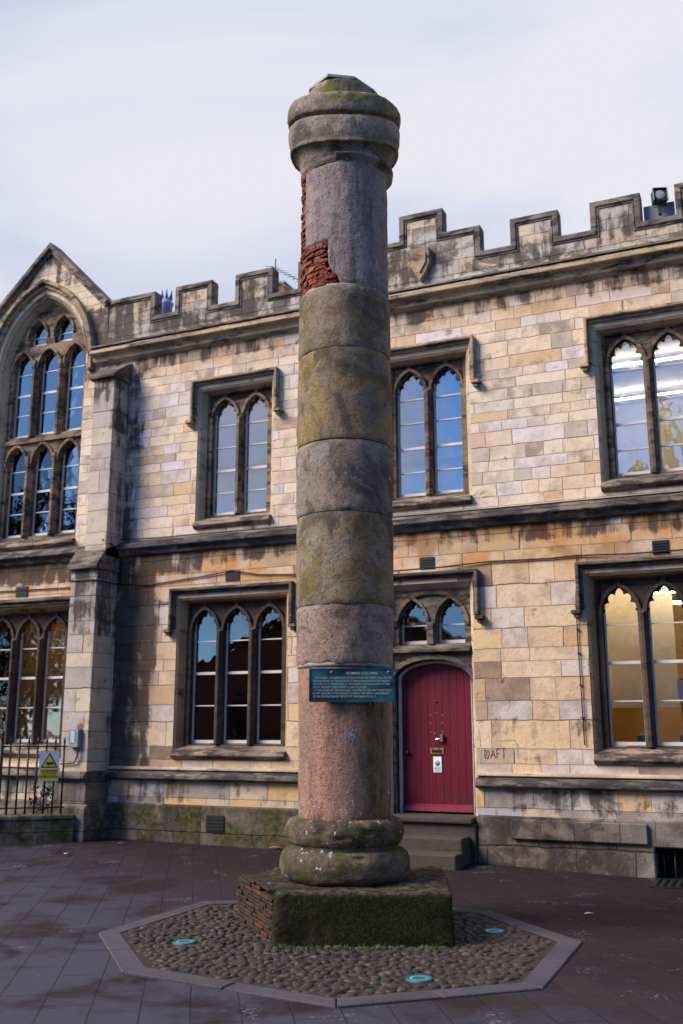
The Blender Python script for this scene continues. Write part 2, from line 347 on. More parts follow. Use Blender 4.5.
c = q.mix(q.mr(md, .38, .64), sl, q.mix(.6, sl, (0.0188, 0.0150, 0.0180)))
c = q.mix(q.mr(pt, .55, .68, 0, .6), c, (0.0450, 0.0330, 0.0360)); c = q.mix(q.mr(fn, .5, .72, 0, .55), c, (0.0195, 0.0150, 0.0158))
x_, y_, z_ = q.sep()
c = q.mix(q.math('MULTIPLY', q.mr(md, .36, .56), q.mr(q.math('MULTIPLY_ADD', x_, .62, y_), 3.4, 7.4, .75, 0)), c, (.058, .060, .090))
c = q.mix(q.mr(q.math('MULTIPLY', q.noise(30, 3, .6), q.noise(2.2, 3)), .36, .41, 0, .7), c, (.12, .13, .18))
c = q.mix(q.math('MULTIPLY', bt.outputs['Fac'], .6), c, (.018, .014, .014))
h_ = q.math('SUBTRACT', q.math('MULTIPLY_ADD', fn, .4, md), q.math('MULTIPLY', bt.outputs['Fac'], 1.2))
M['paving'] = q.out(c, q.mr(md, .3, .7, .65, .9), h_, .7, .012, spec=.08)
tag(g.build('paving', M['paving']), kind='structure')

OCT = [(-5.35, 7.2), (-4.343, 6.145), (-2.626, 5.935), (-1.574, 6.875), (-1.6, 8.457), (-2.639, 9.487), (-4.184, 9.576), (-5.369, 8.829)]
cxo = sum(p[0] for p in OCT) / 8; cyo = sum(p[1] for p in OCT) / 8
def shrink(p, d):
    v = Vector((cxo - p[0], cyo - p[1])); return (p[0] + v.x / v.length * d, p[1] + v.y / v.length * d)
INN = [shrink(p, .185) for p in OCT]
KG = trim('kerb stone', (.066, .060, .074), (.046, .044, .060), .70, 4)
kb = MB()
for i in range(8):
    a, b, a2, b2 = OCT[i], OCT[(i + 1) % 8], INN[i], INN[(i + 1) % 8]
    ln = math.hypot(b[0] - a[0], b[1] - a[1]); n = 2 if ln > 1.3 else 1
    for k in range(n):
        f0, f1 = k / n + .003, (k + 1) / n - .003
        lp = lambda p, r, f: (p[0] + (r[0] - p[0]) * f, p[1] + (r[1] - p[1]) * f)
        qd = [lp(a, b, f0), lp(a, b, f1), lp(a2, b2, f1), lp(a2, b2, f0)]; hz = .016 + random.uniform(-.004, .004)
        kb.add([(x, y, -.05) for x, y in qd] + [(x, y, hz + gz(x, y)) for x, y in qd], [(0, 1, 5, 4), (1, 2, 6, 5), (2, 3, 7, 6), (3, 0, 4, 7), (4, 5, 6, 7)])
tag(kb.build('kerb', KG, bevel=.006), kind='structure')
bd = MB(); bd.add([(x, y, .006 + gz(x, y)) for x, y in INN], [tuple(range(8))])
tag(bd.build('gravel_bed', plain('dark joint grit', (.022, .019, .018), .95, .3, sc=60, bump=.4)), kind='structure')
def inside(x, y, poly):
    c = False; n = len(poly)
    for i in range(n):
        x1, y1 = poly[i]; x2, y2 = poly[(i + 1) % n]
        if (y1 > y) != (y2 > y) and x < (x2 - x1) * (y - y1) / (y2 - y1) + x1: c = not c
    return c
GL = [(-4.48, 7.15), (-2.39, 6.78), (-2.35, 8.56)]
CX, CY = -3.576, 8.259
ico = bmesh.new(); bmesh.ops.create_icosphere(ico, subdivisions=2, radius=1); icv = [v.co.copy() for v in ico.verts]; icf = [tuple(v.index for v in f.verts) for f in ico.faces]; ico.free()
cb = MB(); IN2 = [shrink(p, .235) for p in OCT]; rc_ = random.Random(3)
yy = 5.8; rown = 0
while yy < 9.7:
    xx = -5.6 + (rown % 2) * .05
    while xx < -1.3:
        px, py = xx + rc_.uniform(-.022, .022), yy + rc_.uniform(-.02, .02)
        dx, dy = px - CX, py - CY; lx, ly = dx * math.cos(TH) + dy * math.sin(TH), -dx * math.sin(TH) + dy * math.cos(TH)
        if inside(px, py, IN2) and not (-.62 < lx < .84 and -.78 < ly < .75) and all(math.hypot(px - a, py - b) > .13 for a, b in GL):
            sx, sy, sz = rc_.uniform(.030, .050), rc_.uniform(.022, .038), rc_.uniform(.016, .022); an = rc_.gauss(.35, .45); ca, sa = math.cos(an), math.sin(an); zc = .004 + gz(px, py) + rc_.uniform(-.010, .004); sd = rc_.uniform(0, 99)
            vs = []
            for v in icv:
                k = 1 + .22 * noise.noise(Vector((v.x * 1.6 + sd, v.y * 1.6, v.z * 1.6))); X, Y, Z = v.x * sx * k, v.y * sy * k, v.z * sz * k
                X = math.copysign(abs(X / sx) ** .85 * sx, X); Y = math.copysign(abs(Y / sy) ** .85 * sy, Y)
                vs.append((px + X * ca - Y * sa, py + X * sa + Y * ca, zc + Z))
            cb.add(vs, icf, True)
        xx += rc_.uniform(.068, .090)
    yy += .056; rown += 1
q = NG('river cobbles'); gi = q.n('ShaderNodeNewGeometry'); ri = gi.outputs['Random Per Island']
c = q.ramp(ri, [(0, (0.0270, 0.0180, 0.0188)), (.12, (0.0465, 0.0323, 0.0285)), (.3, (0.0180, 0.0158, 0.0210)), (.45, (0.0540, 0.0375, 0.0300)), (.55, (0.0300, 0.0255, 0.0323)), (.72, (0.0405, 0.0270, 0.0255)), (.92, (0.0900, 0.0713, 0.0585)), (.95, (0.0225, 0.0225, 0.0330))], True)
c = q.mix(q.mr(q.noise(1.4, 5), .40, .62, .0, .7), c, (.045, .036, .034)); c = q.mix(q.mr(q.noise(40, 4), .5, .7, 0, .4), c, (.03, .025, .023))
tag(cb.build('cobblestones', q.out(c, q.mr(ri, 0, 1, .5, .8), q.noise(50, 4), .3, .004, spec=.25), recalc=False), 'rounded brown and grey cobblestones bedded round the column plinth', 'cobblestones', kind='stuff')

# ------------------------------------------------------------------ the building
B = empty('stone_building', (0, 0, 0))
tag(B, 'cream stone two-storey building with battlements, traceried windows and a red door', 'building')
PITCH, LW = .555, .44
def opening(cx, n):
    hw = ((n - 1) * PITCH + LW) / 2; return cx - hw - .17, cx + hw + .17
UPW = [(-7.38, 2), (-4.28, 2), (-1.215, 2)]
LOW = [(-7.36, 3), (-1.215, 3)]
LLX = -11.30
BWX = -11.28
def hood_band(x0, x1, zt, zb, off, wd):
    return [(x0 - off, zb), (x0 - off, zt + off), (x1 + off, zt + off), (x1 + off, zb), (x1 + off - wd, zb), (x1 + off - wd, zt + off - wd), (x0 - off + wd, zt + off - wd), (x0 - off + wd, zb)][::-1]
def hood(x0, x1, zt, zb, mat, mat2, par, left=True, right=True):
    h = MB(); h.flat([hood_band(x0, x1, zt, zb, .105, .05)], WY - .10, WY + .01)
    h.flat([hood_band(x0, x1, zt, zb + .004, .054, .035)], WY - .05, WY + .01)
    for sx, on in ((-1, left), (1, right)):
        if not on: continue
        xe = x0 - .105 if sx < 0 else x1 + .105
        xa, xb = (xe - .07, xe + .055) if sx < 0 else (xe - .055, xe + .07)
        h.flat([[(xa, zb - .055), (xb, zb - .055), (xb, zb - .003), (xa, zb - .003)]], WY - .12, WY + .01)
        h.flat([[((xa + xb) / 2 - .035, zb - .10), ((xa + xb) / 2 + .035, zb - .10), (xb - .02, zb - .058), (xa + .02, zb - .058)]], WY - .09, WY + .01)
    return h.build('hood_mould', mat, par, bevel=.012)
def tracery_heads(T, cx, n, zs, h, zt, x0, x1, z0, yf):
    """front order with open spandrels, back order with cusped lights"""
    cs = [cx + (i - (n - 1) / 2) * PITCH for i in range(n)]; a = LW / 2
    holes = [arch(c_, a, z0, zs, h) for c_ in cs]
    Rr = (a * a + h * h) / (2 * a); cc = -a + Rr; d = .042; Re = Rr + d
    def ext(xo):   # extrados height at offset |xo| from the light's centre
        return math.sqrt(max(0, Re * Re - (abs(xo) + cc) ** 2))
    zz_ = zt - .035
    def spandrel(xa, ca, xb, cb_):
        pts = []; m = 10
        for i in range(m + 1):
            x = xa + (xb - xa) * i / m; hs = []
            if ca is not None: hs.append(ext(x - ca))
            if cb_ is not None: hs.append(ext(x - cb_))
            pts.append((x, min(zz_ - .012, zs + max(hs) + .004)))
        return pts + [(xb, zz_), (xa, zz_)]
    sp = [spandrel(x0 + .035, None, cs[0] - .03, cs[0])] + [spandrel(cs[i] + .03, cs[i], cs[i + 1] - .03, cs[i + 1]) for i in range(n - 1)] + [spandrel(cs[-1] + .03, cs[-1], x1 - .035, None)]
    T.flat([rect(x0, x1, z0 - .02, zt)] + holes + sp, yf, yf + .05)
    T.flat([rect(x0 + .001, x1 - .001, z0 - .018, zt - .001)] + [cusped(c_, a - .008, z0, zs, h - .012) for c_ in cs], yf + .052, yf + .085)
    # moulded roll on each mullion, chamfer nosing
    for i in range(n - 1):
        xm = (cs[i] + cs[i + 1]) / 2; wv = (PITCH - LW) / 2
        T.add([(xm - wv * .98, yf - .0, z0), (xm - .018, yf - .05, z0), (xm + .018, yf - .05, z0), (xm + wv * .98, yf, z0), (xm - wv * .98, yf, zs), (xm - .018, yf - .05, zs - .03), (xm + .018, yf - .05, zs - .03), (xm + wv * .98, yf, zs)],
              [(0, 1, 5, 4), (1, 2, 6, 5), (2, 3, 7, 6), (4, 5, 6, 7)])
    return cs
def sashes(cs, zb, zt, rails, y, par, gm, a=LW / 2, meet=None):
    for c_ in cs:
        f = MB(); e = a + .012
        f.box(c_ - e, c_ - a + .030, y, y + .04, zb, zt); f.box(c_ + a - .014, c_ + e, y, y + .04, zb, zt)
        f.box(c_ - a + .030, c_ + a - .014, y + .001, y + .04, zb, zb + .06)
        for r_ in rails:
            t = .02 if r_ == meet else .0085
            f.box(c_ - a + .030, c_ + a - .014, y + .004, y + .036, r_ - t, r_ + t)
        f.build('sash_frame', M['white'], par)
        p = MB(); p.box(c_ - e + .003, c_ + e - .003, y + .017, y + .022, zb + .01, zt - .003); p.build('pane', gm, par)
def sill(x0, x1, z_out, z_in, par, mat):
    mat = M['sill']
    s_ = MB(); prof = [(WY + .24, z_in), (WY - .07, z_out + .035), (WY - .085, z_out - .01), (WY - .03, z_out - .06), (WY + .26, z_out - .06)]
    n = len(prof); vs = [(x0, y, z) for y, z in prof] + [(x1, y, z) for y, z in prof]
    s_.add(vs, [tuple(range(n))[::-1], tuple(range(n, 2 * n))] + [(i, (i + 1) % n, (i + 1) % n + n, i + n) for i in range(n)])
    return s_.build('sill', mat, par, bevel=.008)
def room(x0, x1, z0, z1, dep, mat, name='interior_wall'):
    r = MB(); y0, y1 = WY + .42, WY + .42 + dep
    r.add([(x0, y0, z0), (x1, y0, z0), (x1, y0, z1), (x0, y0, z1), (x0, y1, z0), (x1, y1, z0), (x1, y1, z1), (x0, y1, z1)], [(4, 5, 6, 7), (0, 4, 7, 3), (5, 1, 2, 6), (0, 1, 5, 4), (7, 6, 2, 3)])
    return r.build(name, mat, B, recalc=False)
def window(cx, n, up):
    x0, x1 = opening(cx, n); dz = 0 if up else -3.36
    if up: zo0, zo1, zb, zs, zt, zhb, rails, meet = 4.70, 6.95, 4.90, 6.47, 6.90, 6.43, (5.27, 5.63, 6.01, 6.37), 5.63
    else: zo0, zo1, zb, zs, zt, zhb, rails, meet = 1.27, 3.62, 1.45, 3.13, 3.57, 3.15, (2.01, 2.49, 2.97), 2.49
    W = MB(); ins = .055
    A = rect(x0, x1, zo0, zo1); A1 = rect(x0 + .035, x1 - .035, zo0, zo1 - .035); A2 = rect(x0 + .035 + ins, x1 - .035 - ins, zo0, zo1 - .06)
    W.splay(A, A1, WY + .002, WY + .03); W.splay(A1, A2, WY + .03, WY + .15); W.splay(A2, A2, WY + .15, WY + .40)
    wn_ = W.build('window', M['reveal'] if not up else M['trim_light'], B, recalc=True)
    T = MB(); cs = tracery_heads(T, cx, n, zs, .32, zt - .0, x0 + .092, x1 - .092, zb, WY + .15)
    T.build('tracery', M['tracery'] if up else M['tracery_dk'], wn_, bevel=.006)
    sashes(cs, zb, zt - .03, rails, WY + .238, wn_, M['glass'] if up else M['glass_low'], meet=meet)
    sill(x0 + .002, x1 - .002, zo0 + .03, zb + .02, wn_, M['trim_mix'])
    hood(x0, x1, zo1 + .04, zhb, M['trim_mix'] if up else M['trim_dark'], None, wn_)
    return wn_
for cx, n in UPW: window(cx, n, True)
for cx, n in LOW: window(cx, n, False)
# lower left window under the gable
def window_ll():
    cx, n = LLX, 3; x0, x1 = opening(cx, n)
    W = MB(); zo0, zo1, zb, zs, zt = 1.27, 3.62, 1.45, 3.13, 3.57
    A = rect(x0, x1, zo0, zo1); A2 = rect(x0 + .09, x1 - .09, zo0, zo1 - .06)
    W.splay(A, A2, WY + .002, WY + .15); W.splay(A2, A2, WY + .15, WY + .4); wn_ = W.build('window', M['reveal'], B)
    T = MB(); cs = tracery_heads(T, cx, n, zs, .32, zt, x0 + .092, x1 - .092, zb, WY + .15); T.build('tracery', M['tracery_dk'], wn_, bevel=.006)
    sashes(cs, zb, zt - .03, (2.01, 2.49, 2.97), WY + .238, wn_, M['glass_low'], meet=2.49)
    sill(x0 + .002, x1 - .002, 1.30, 1.47, wn_, M['trim_mix'])
    h = MB(); h.box(x0 - .15, x1 + .15, WY - .11, WY + .01, 3.70, 3.76); h.box(x0 - .15, x1 + .149, WY - .06, WY + .01, 3.64, 3.698); h.build('hood_mould', M['trim_dark'], wn_, bevel=.012)
window_ll()
LLO = opening(LLX, 3)

# big gable window
def bigwin():
    cx = BWX; a0, zsp, hp = .96, 7.85, 1.36; zb = 4.82
    W = MB(); A = arch(cx, a0, zb - .14, zsp, hp, 16); A1 = arch(cx, a0 - .05, zb - .14, zsp, hp - .06, 16); A2 = arch(cx, a0 - .10, zb - .14, zsp, hp - .12, 16)
    W.splay(A, A1, WY + .002, WY + .06); W.splay(A1, A1, WY + .06, WY + .10); W.splay(A1, A2, WY + .10, WY + .20); W.splay(A2, A2, WY + .2, WY + .45)
    wn_ = W.build('window', M['trim_light'], B)
    cs = [cx - .57, cx, cx + .57]; a = .205; h = .30
    lo = [(c_, 4.87, 6.17) for c_ in cs]; hi = [(c_, 6.66, 7.93) for c_ in cs]
    T = MB(); out = arch(cx, a0 - .102, zb - .12, zsp, hp - .122, 16)
    small = []
    for sx in (-.285, .285):
        s_ = arch(cx + sx, .19, 8.33, 8.50, .30, 6); s_.insert(0, (cx + sx, 8.22)) if False else None
        small.append(s_)
    T.flat([out] + [arch(c_, a, z0, z1, h, 8) for c_, z0, z1 in lo + hi] + small, WY + .20, WY + .245)
    T.flat([out] + [cusped(c_, a - .012, z0, z1, h - .015, depth=.05) for c_, z0, z1 in lo + hi] + [cusped(cx + sx, .18, 8.335, 8.50, .28, 3, .05) for sx in (-.285, .285)], WY + .247, WY + .28)
    for c_ in (cx - .285, cx + .285):
        for z0, z1 in ((4.87, 6.3), (6.62, 8.05)):
            T.add([(c_ - .075, WY + .20, z0), (c_ - .018, WY + .14, z0), (c_ + .018, WY + .14, z0), (c_ + .075, WY + .2, z0), (c_ - .075, WY + .2, z1), (c_ - .018, WY + .14, z1), (c_ + .018, WY + .14, z1), (c_ + .075, WY + .2, z1)], [(0, 1, 5, 4), (1, 2, 6, 5), (2, 3, 7, 6), (4, 5, 6, 7), (3, 2, 1, 0)])
    # arch rib mouldings over each light
    for c_, z0, z1 in lo + hi + [(cx - .285, 0, 8.50), (cx + .285, 0, 8.50)]:
        aa, hh = (a, h) if z0 else (.19, .30)
        o1, i1 = arch(c_, aa + .05, z1 - .02, z1, hh + .065, 8), arch(c_, aa + .012, z1 - .02, z1, hh + .014, 8)
        ring = o1 + i1[::-1]; T.flat([ring], WY + .165, WY + .199)
    T.box(cx - a0 + .12, cx + a0 - .12, WY + .15, WY + .199, 6.53, 6.60)
    T.build('tracery', M['tracery'], wn_, bevel=.005)
    for c_, z0, z1 in lo + hi:
        sashes([c_], z0 + .002, z1 + h - .04, [z0 + .43, z0 + .80, z0 + 1.19], WY + .283, wn_, M['glass_low'] if z0 < 5 else M['glass'], a=a, meet=z0 + .80)
    for sx in (-.285, .285): sashes([cx + sx], 8.34, 8.77, [8.52], WY + .283, wn_, M['glass'], a=.185)
    H = MB()
    for o_, w_, d_ in ((.20, .07, .12), (.128, .06, .06)):
        oo = arch(cx, a0 + o_, 7.60, zsp, hp + o_ * 1.15, 16); ii = arch(cx, a0 + o_ - w_, 7.60, zsp, hp + (o_ - w_) * 1.15, 16); H.flat([oo + ii[::-1]], WY - d_, WY + .01)
    H.build('hood_mould', M['trim_mix'], wn_, bevel=.012)
    sl_ = sill(cx - a0 + .002, cx + a0 - .002, 4.66, 4.84, wn_, M['trim_blue'])
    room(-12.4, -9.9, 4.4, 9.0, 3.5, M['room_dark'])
bigwin()
GAB = (BWX + .09, 10.10)                                     # gable apex (top of the wall)
# wall slabs with their openings
zsplit = 4.46
def bigop(): return arch(BWX, .96, 4.68, 7.85, 1.36, 16)
up_out = [(-15, zsplit), (3, zsplit), (3, 7.80), (-9.9, 7.80), (-9.9, 8.7), (GAB[0], 10.02), (GAB[0] - 1.36, 8.7), (GAB[0] - 1.36, 7.8), (-15, 7.8)]
wl = MB(); wl.flat([up_out, bigop()] + [rect(*opening(c_, n), 4.70, 6.95) for c_, n in UPW], WY, WY + .42); wl.build('wall', M['wall_up'], B)
DX0, DX1, DTOP = -4.935, -3.655, 3.62
lw_out = [(-15, .93), (-15, zsplit - .001), (3, zsplit - .001), (3, .93), (DX1, .93), (DX1, DTOP), (DX0, DTOP), (DX0, .93)][::-1]
wl = MB(); wl.flat([lw_out] + [rect(*opening(c_, n), 1.27, 3.62) for c_, n in LOW] + [rect(*LLO, 1.27, 3.62)], WY, WY + .42); wl.build('wall', M['wall_lo'], B)
pl = MB()
pl.box(-15, DX0, WY - .05, WY + .42, .60, .929); pl.box(DX1, 3, WY - .05, WY + .42, .60, .929); pl.build('plinth_course', M['base_mid'], B)
pl = MB(); pl.flat([[(-15, -.4), (-15, .6), (DX0, .6), (DX0, -.4)][::-1]], WY - .11, WY + .41); p1 = pl.build('plinth', M['base_low'], B, bevel=.02)
pl = MB(); CEL = [(-1.50, -.3), (-1.50, .30), (-.3, .30), (-.3, -.3)]
pl.flat([[(DX1, -.4), (-1.50, -.4), (-1.50, .30), (-.3, .30), (-.3, -.4), (3, -.4), (3, .599), (DX1, .599)]], WY - .10, WY + .409)
pl.box(-3.2, -1.56, WY - .16, WY - .101, .33, .57)
pl.build('plinth', M['base_right'], B, bevel=.015)
cv = MB(); cv.box(-1.52, -.28, WY + .25, WY + .3, -.3, .32); cv.build('cellar_opening', M['void'], B)
cv = MB()
for i in range(9): cv.tube([(-1.42 + i * .13, WY + .05, -.2), (-1.42 + i * .13, WY + .05, .3)], .012, 6)
cv.build('cellar_bar', M['iron'], B)

# string courses and cornice
def strip(name, prof, segs, mat, bev=.008):
    m = MB(); n = len(prof)
    for x0, x1 in segs:
        vs = [(x0, WY + y, z) for y, z in prof] + [(x1, WY + y, z) for y, z in prof]
        m.add(vs, [tuple(range(n)), tuple(range(n, 2 * n))[::-1]] + [(i, i + n, (i + 1) % n + n, (i + 1) % n) for i in range(n)])
    return m.build(name, mat, B, bevel=bev)
BX0, BX1 = -9.90, -9.43
strip('string_course', [(.02, 4.58), (-.03, 4.575), (-.15, 4.50), (-.16, 4.44), (-.09, 4.40), (-.06, 4.34), (.02, 4.32)], [(-15, BX0), (BX1, 3)], M['trim_blue'])
strip('string_course', [(.02, 1.13), (-.05, 1.12), (-.06, 1.08), (.02, 1.075)], [(-15, BX0), (BX1, DX0), (DX1, 3)], M['trim_light'])
strip('string_course', [(.02, 1.072), (-.09, 1.05), (-.15, 1.01), (-.155, .96), (-.09, .93), (.02, .931)], [(-15, BX0), (BX1, DX0), (DX1, 3)], M['trim_blue'])
strip('cornice', [(.02, 7.93), (-.06, 7.925), (-.19, 7.86), (-.20, 7.80), (-.11, 7.77), (-.09, 7.69), (-.03, 7.65), (.02, 7.64)], [(-10.10, 3)], M['trim_mix'])
strip('cornice', [(-.2, 7.935), (-.21, 7.90), (-.03, 7.955), (-.02, 7.96)], [(-10.09, 3)], M['trim_dark'], 0)

# parapet, stepped battlements
prof = [(-9.86, 8.80), (-8.93, 8.80), (-8.93, 8.37), (-8.55, 8.37), (-8.55, 8.80), (-7.84, 8.80), (-7.84, 8.35), (-7.42, 8.35), (-7.42, 8.80), (-6.73, 8.80), (-6.73, 8.35), (-6.30, 8.35), (-6.30, 8.80), (-5.60, 8.80), (-5.60, 8.37),
        (-5.17, 8.37), (-5.17, 8.79), (-4.62, 8.79), (-4.62, 9.19), (-3.93, 9.19), (-3.93, 8.79), (-3.37, 8.79), (-3.37, 8.38), (-2.94, 8.38), (-2.94, 8.78), (-2.25, 8.78), (-2.25, 8.37), (-1.82, 8.37), (-1.82, 8.78), (-1.14, 8.78), (-1.14, 8.35), (-.70, 8.35), (-.70, 8.80), (0.0, 8.80), (0, 8.36), (.42, 8.36), (.42, 8.8), (1.1, 8.8), (1.1, 8.36), (1.5, 8.36), (1.5, 8.8), (3, 8.8)]
def off_poly(pts, d):
    out = []
    for i, p in enumerate(pts):
        vs = []
        for a_, b_ in ((pts[i - 1] if i else None, p), (p, pts[i + 1] if i < len(pts) - 1 else None)):
            if a_ is None or b_ is None: continue
            dx, dz = b_[0] - a_[0], b_[1] - a_[1]; l = math.hypot(dx, dz); vs.append((dz / l, -dx / l))
        if len(vs) == 1: nx, nz_ = vs[0]
        else:
            nx, nz_ = vs[0][0] + vs[1][0], vs[0][1] + vs[1][1]; k = 1 / (1 + vs[0][0] * vs[1][0] + vs[0][1] * vs[1][1]); nx *= k; nz_ *= k
        out.append((p[0] + nx * d, p[1] + nz_ * d))
    return out
gprof = [(GAB[0] - 1.42, 8.80), (GAB[0], 10.14), (-9.86, 8.80)] + prof[1:]
pin = off_poly(gprof, .05)
pp = MB()
wallpoly = [(3, 7.95), (3, pin[-1][1])] + pin[::-1][1:-2]   # down to the gable foot
wallpoly = [(-9.905, 7.95), (3, 7.95)] + off_poly(prof, .05)[::-1]
pp.flat([wallpoly], WY - .003, WY + .15); pp.build('parapet', M['parapet'], B)
cp = MB()
cp.flat([prof + off_poly(prof, .085)[::-1]], WY - .035, WY + .17)
cp.flat([off_poly(prof, .0853) + off_poly(prof, .118)[::-1]], WY - .018, WY + .019)
rk = [(GAB[0] - 1.8, 8.80 - .38 * .985), (GAB[0], 10.14), (-9.861, 8.80)]
rk = [(GAB[0] - 1.42, 8.80), (GAB[0], 10.14), (-9.861, 8.795)]
cp.flat([rk + off_poly(rk, .085)[::-1]], WY - .10, WY + .20)
cp.flat([off_poly(rk, .0853) + off_poly(rk, .14)[::-1]], WY - .045, WY - .001)
cp.build('coping', M['coping'], B, bevel=.012)
lp = MB(); lp.flat([[(-15, 7.95), (GAB[0] - 1.36, 7.95), (GAB[0] - 1.36, 8.75), (-15, 8.75)]], WY + .02, WY + .34); lp.build('parapet', M['parapet'], B)
# lead roof behind the battlements
rf = MB(); rf.add([(-15, WY + .45, 8.1), (3, WY + .45, 8.1), (3, WY + 5, 8.45), (-15, WY + 5, 8.45)], [(0, 1, 2, 3)]); rf.box(-15, 3, WY + .42, WY + 9, 7.3, 8.05)
rf.build('roof', M['lead'], B)
bk = MB(); bk.box(-15, 3, WY + 8.6, WY + 9, -.3, 7.3); bk.box(-15.0, -14.6, WY + .42, WY + 8.6, -.3, 7.3); bk.box(2.6, 3.0, WY + .42, WY + 8.6, -.3, 7.3); bk.build('rear_wall', M['wall_lo'], B)
rl = MB(); rl.box(-1.12, -.72, WY + .10, WY + .16, 8.3, 8.62); rl.build('lead_flashing', M['lead'], B)
# carved shield block on the parapet
sh = MB(); sh.flat([[(-4.42, 8.58), (-4.42, 8.32), (-4.36, 8.18), (-4.275, 8.06), (-4.19, 8.18), (-4.13, 8.32), (-4.13, 8.58)]], WY - .10, WY + .03); sh.flat([[(-4.38, 8.50), (-4.38, 8.34), (-4.275, 8.16), (-4.17, 8.34), (-4.17, 8.50)]], WY - .125, WY - .10)
sh.build('carved_shield', M['trim_mix'], B, bevel=.02)

# two-stage buttress with weathered offsets
def prism(m, x0, x1, yz):
    n = len(yz); vs = [(x0, y, z) for y, z in yz] + [(x1, y, z) for y, z in yz]
    m.add(vs, [tuple(range(n)), tuple(range(n, 2 * n))[::-1]] + [(i, i + n, (i + 1) % n + n, (i + 1) % n) for i in range(n)])
bt_ = MB(); prism(bt_, -9.93, -9.43, [(WY - .53, 1.05), (WY - .53, 4.12), (WY, 4.42), (WY + .01, 1.05)])
prism(bt_, -9.80, -9.39, [(WY - .40, 4.3), (WY - .40, 7.25), (WY, 7.52), (WY + .01, 4.3)])
bo = bt_.build('buttress', M['buttress'], B, bevel=.01)
bc = MB(); prism(bc, -9.97, -9.39, [(WY - .60, 4.08), (WY - .60, 4.14), (WY - .38, 4.43), (WY + .01, 4.56), (WY + .01, 4.08)]); bc.build('weathering', M['trim_dark'], bo, bevel=.01); bc = MB(); prism(bc, -9.86, -9.35, [(WY - .47, 7.22), (WY - .47, 7.28), (WY - .18, 7.50), (WY + .01, 7.60), (WY + .01, 7.22)])
bc.build('weathering', M['trim_dark'], bo, bevel=.01)
bb = MB(); prism(bb, -9.97, -9.39, [(WY - .58, .60), (WY - .58, .93), (WY - .66, .96), (WY - .655, 1.01), (WY - .57, 1.06), (WY + .01, 1.06), (WY + .01, .60)]); prism(bb, -10.01, -9.35, [(WY - .64, -.3), (WY - .64, .55), (WY - .58, .60), (WY + .01, .6), (WY + .01, -.3)])
bb.build('buttress_foot', M['base_low'], bo, bevel=.01)
# right foot of the arch moulding block
# doorway
D = MB(); dcx = (DX0 + DX1) / 2; dcx = -4.285
A = [(DX0, .5), (DX1, .5), (DX1, DTOP), (DX0, DTOP)]; A2 = [(DX0 + .07, .5), (DX1 - .07, .5), (DX1 - .07, DTOP - .07), (DX0 + .07, DTOP - .07)]
D.splay(A, A2, WY + .002, WY + .13); D.splay(A2, A2, WY + .13, WY + .4)
dw = D.build('doorway', M['trim_light'], B)
def lowarch(cx, a, z0, zs, h, n=18):
    pts = [(cx + a, z0)]
    for i in range(n + 1):
        t = math.pi * i / n; x = math.cos(t); zq = (1 - abs(x) ** 2.6) ** (1 / 1.6) if abs(x) < 1 else 0
        zq = zq * .86 + .14 * (1 - abs(x)); pts.append((cx + a * x, zs + h * zq))
    pts.append((cx - a, z0)); return pts[::-1][::-1]
x0, x1 = DX0 + .072, DX1 - .072
T = MB(); fl = [arch(c_, .205, 2.80, 3.09, .33) for c_ in (dcx - .272, dcx + .272)]
T.flat([rect(x0, x1, .5, 3.548), lowarch(dcx, .545, .502, 2.36, .235)] + fl, WY + .13, WY + .20)
T.flat([rect(x0 + .001, x1 - .001, 2.66, 3.547)] + [cusped(c_, .195, 2.802, 3.09, .31, 5, .05) for c_ in (dcx - .272, dcx + .272)], WY + .203, WY + .25)
for k, (oo, ii) in enumerate([(.60, .545)]):
    ring = lowarch(dcx, oo, 2.30, 2.38, .28) + lowarch(dcx, ii, 2.30, 2.362, .235)[::-1]; T.flat([ring], WY + .09, WY + .129)
o1, i1 = arch(dcx, .545, 3.05, 3.05, .47, 14), arch(dcx, .49, 3.05, 3.05, .42, 14); T.flat([o1 + i1[::-1]], WY + .095, WY + .129)
for c_ in (dcx - .272, dcx + .272):
    o1, i1 = arch(c_, .25, 3.08, 3.08, .385), arch(c_, .212, 3.08, 3.08, .34); T.flat([o1 + i1[::-1]], WY + .10, WY + .128)
T.box(dcx - .035, dcx + .035, WY + .09, WY + .129, 2.80, 3.10)
T.add([(x0, WY + .125, 2.79), (x1, WY + .125, 2.79), (x1, WY + .03, 2.725), (x0, WY + .03, 2.725), (x1, WY + .03, 2.69), (x0, WY + .03, 2.69), (x1, WY + .13, 2.68), (x0, WY + .13, 2.68)], [(0, 3, 2, 1), (3, 5, 4, 2), (5, 7, 6, 4), (0, 7, 5, 3), (1, 2, 4, 6)])
T.build('tracery', M['trim_dark'], dw, bevel=.006)
sashes([dcx - .272, dcx + .272], 2.80, 3.38, (3.07,), WY + .26, dw, M['glass_low'], a=.205)
hood(DX0, DX1, DTOP + .04, 3.14, M['trim_dark'], None, dw)
fr = MB(); fr.flat([lowarch(dcx, .538, .56, 2.352, .232) + lowarch(dcx, .50, .56, 2.35, .20)[::-1]], WY + .255, WY + .34); fr.build('door_frame', M['white'], dw)
q = NG('crimson door paint'); x_, y_, z_ = q.sep(); pf = q.math('FRACT', q.math('DIVIDE', q.math('ADD', x_, 40.0), .105)); gr = q.mr(q.math('MINIMUM', pf, q.math('SUBTRACT', 1.0, pf)), .0, .09, 1, 0)
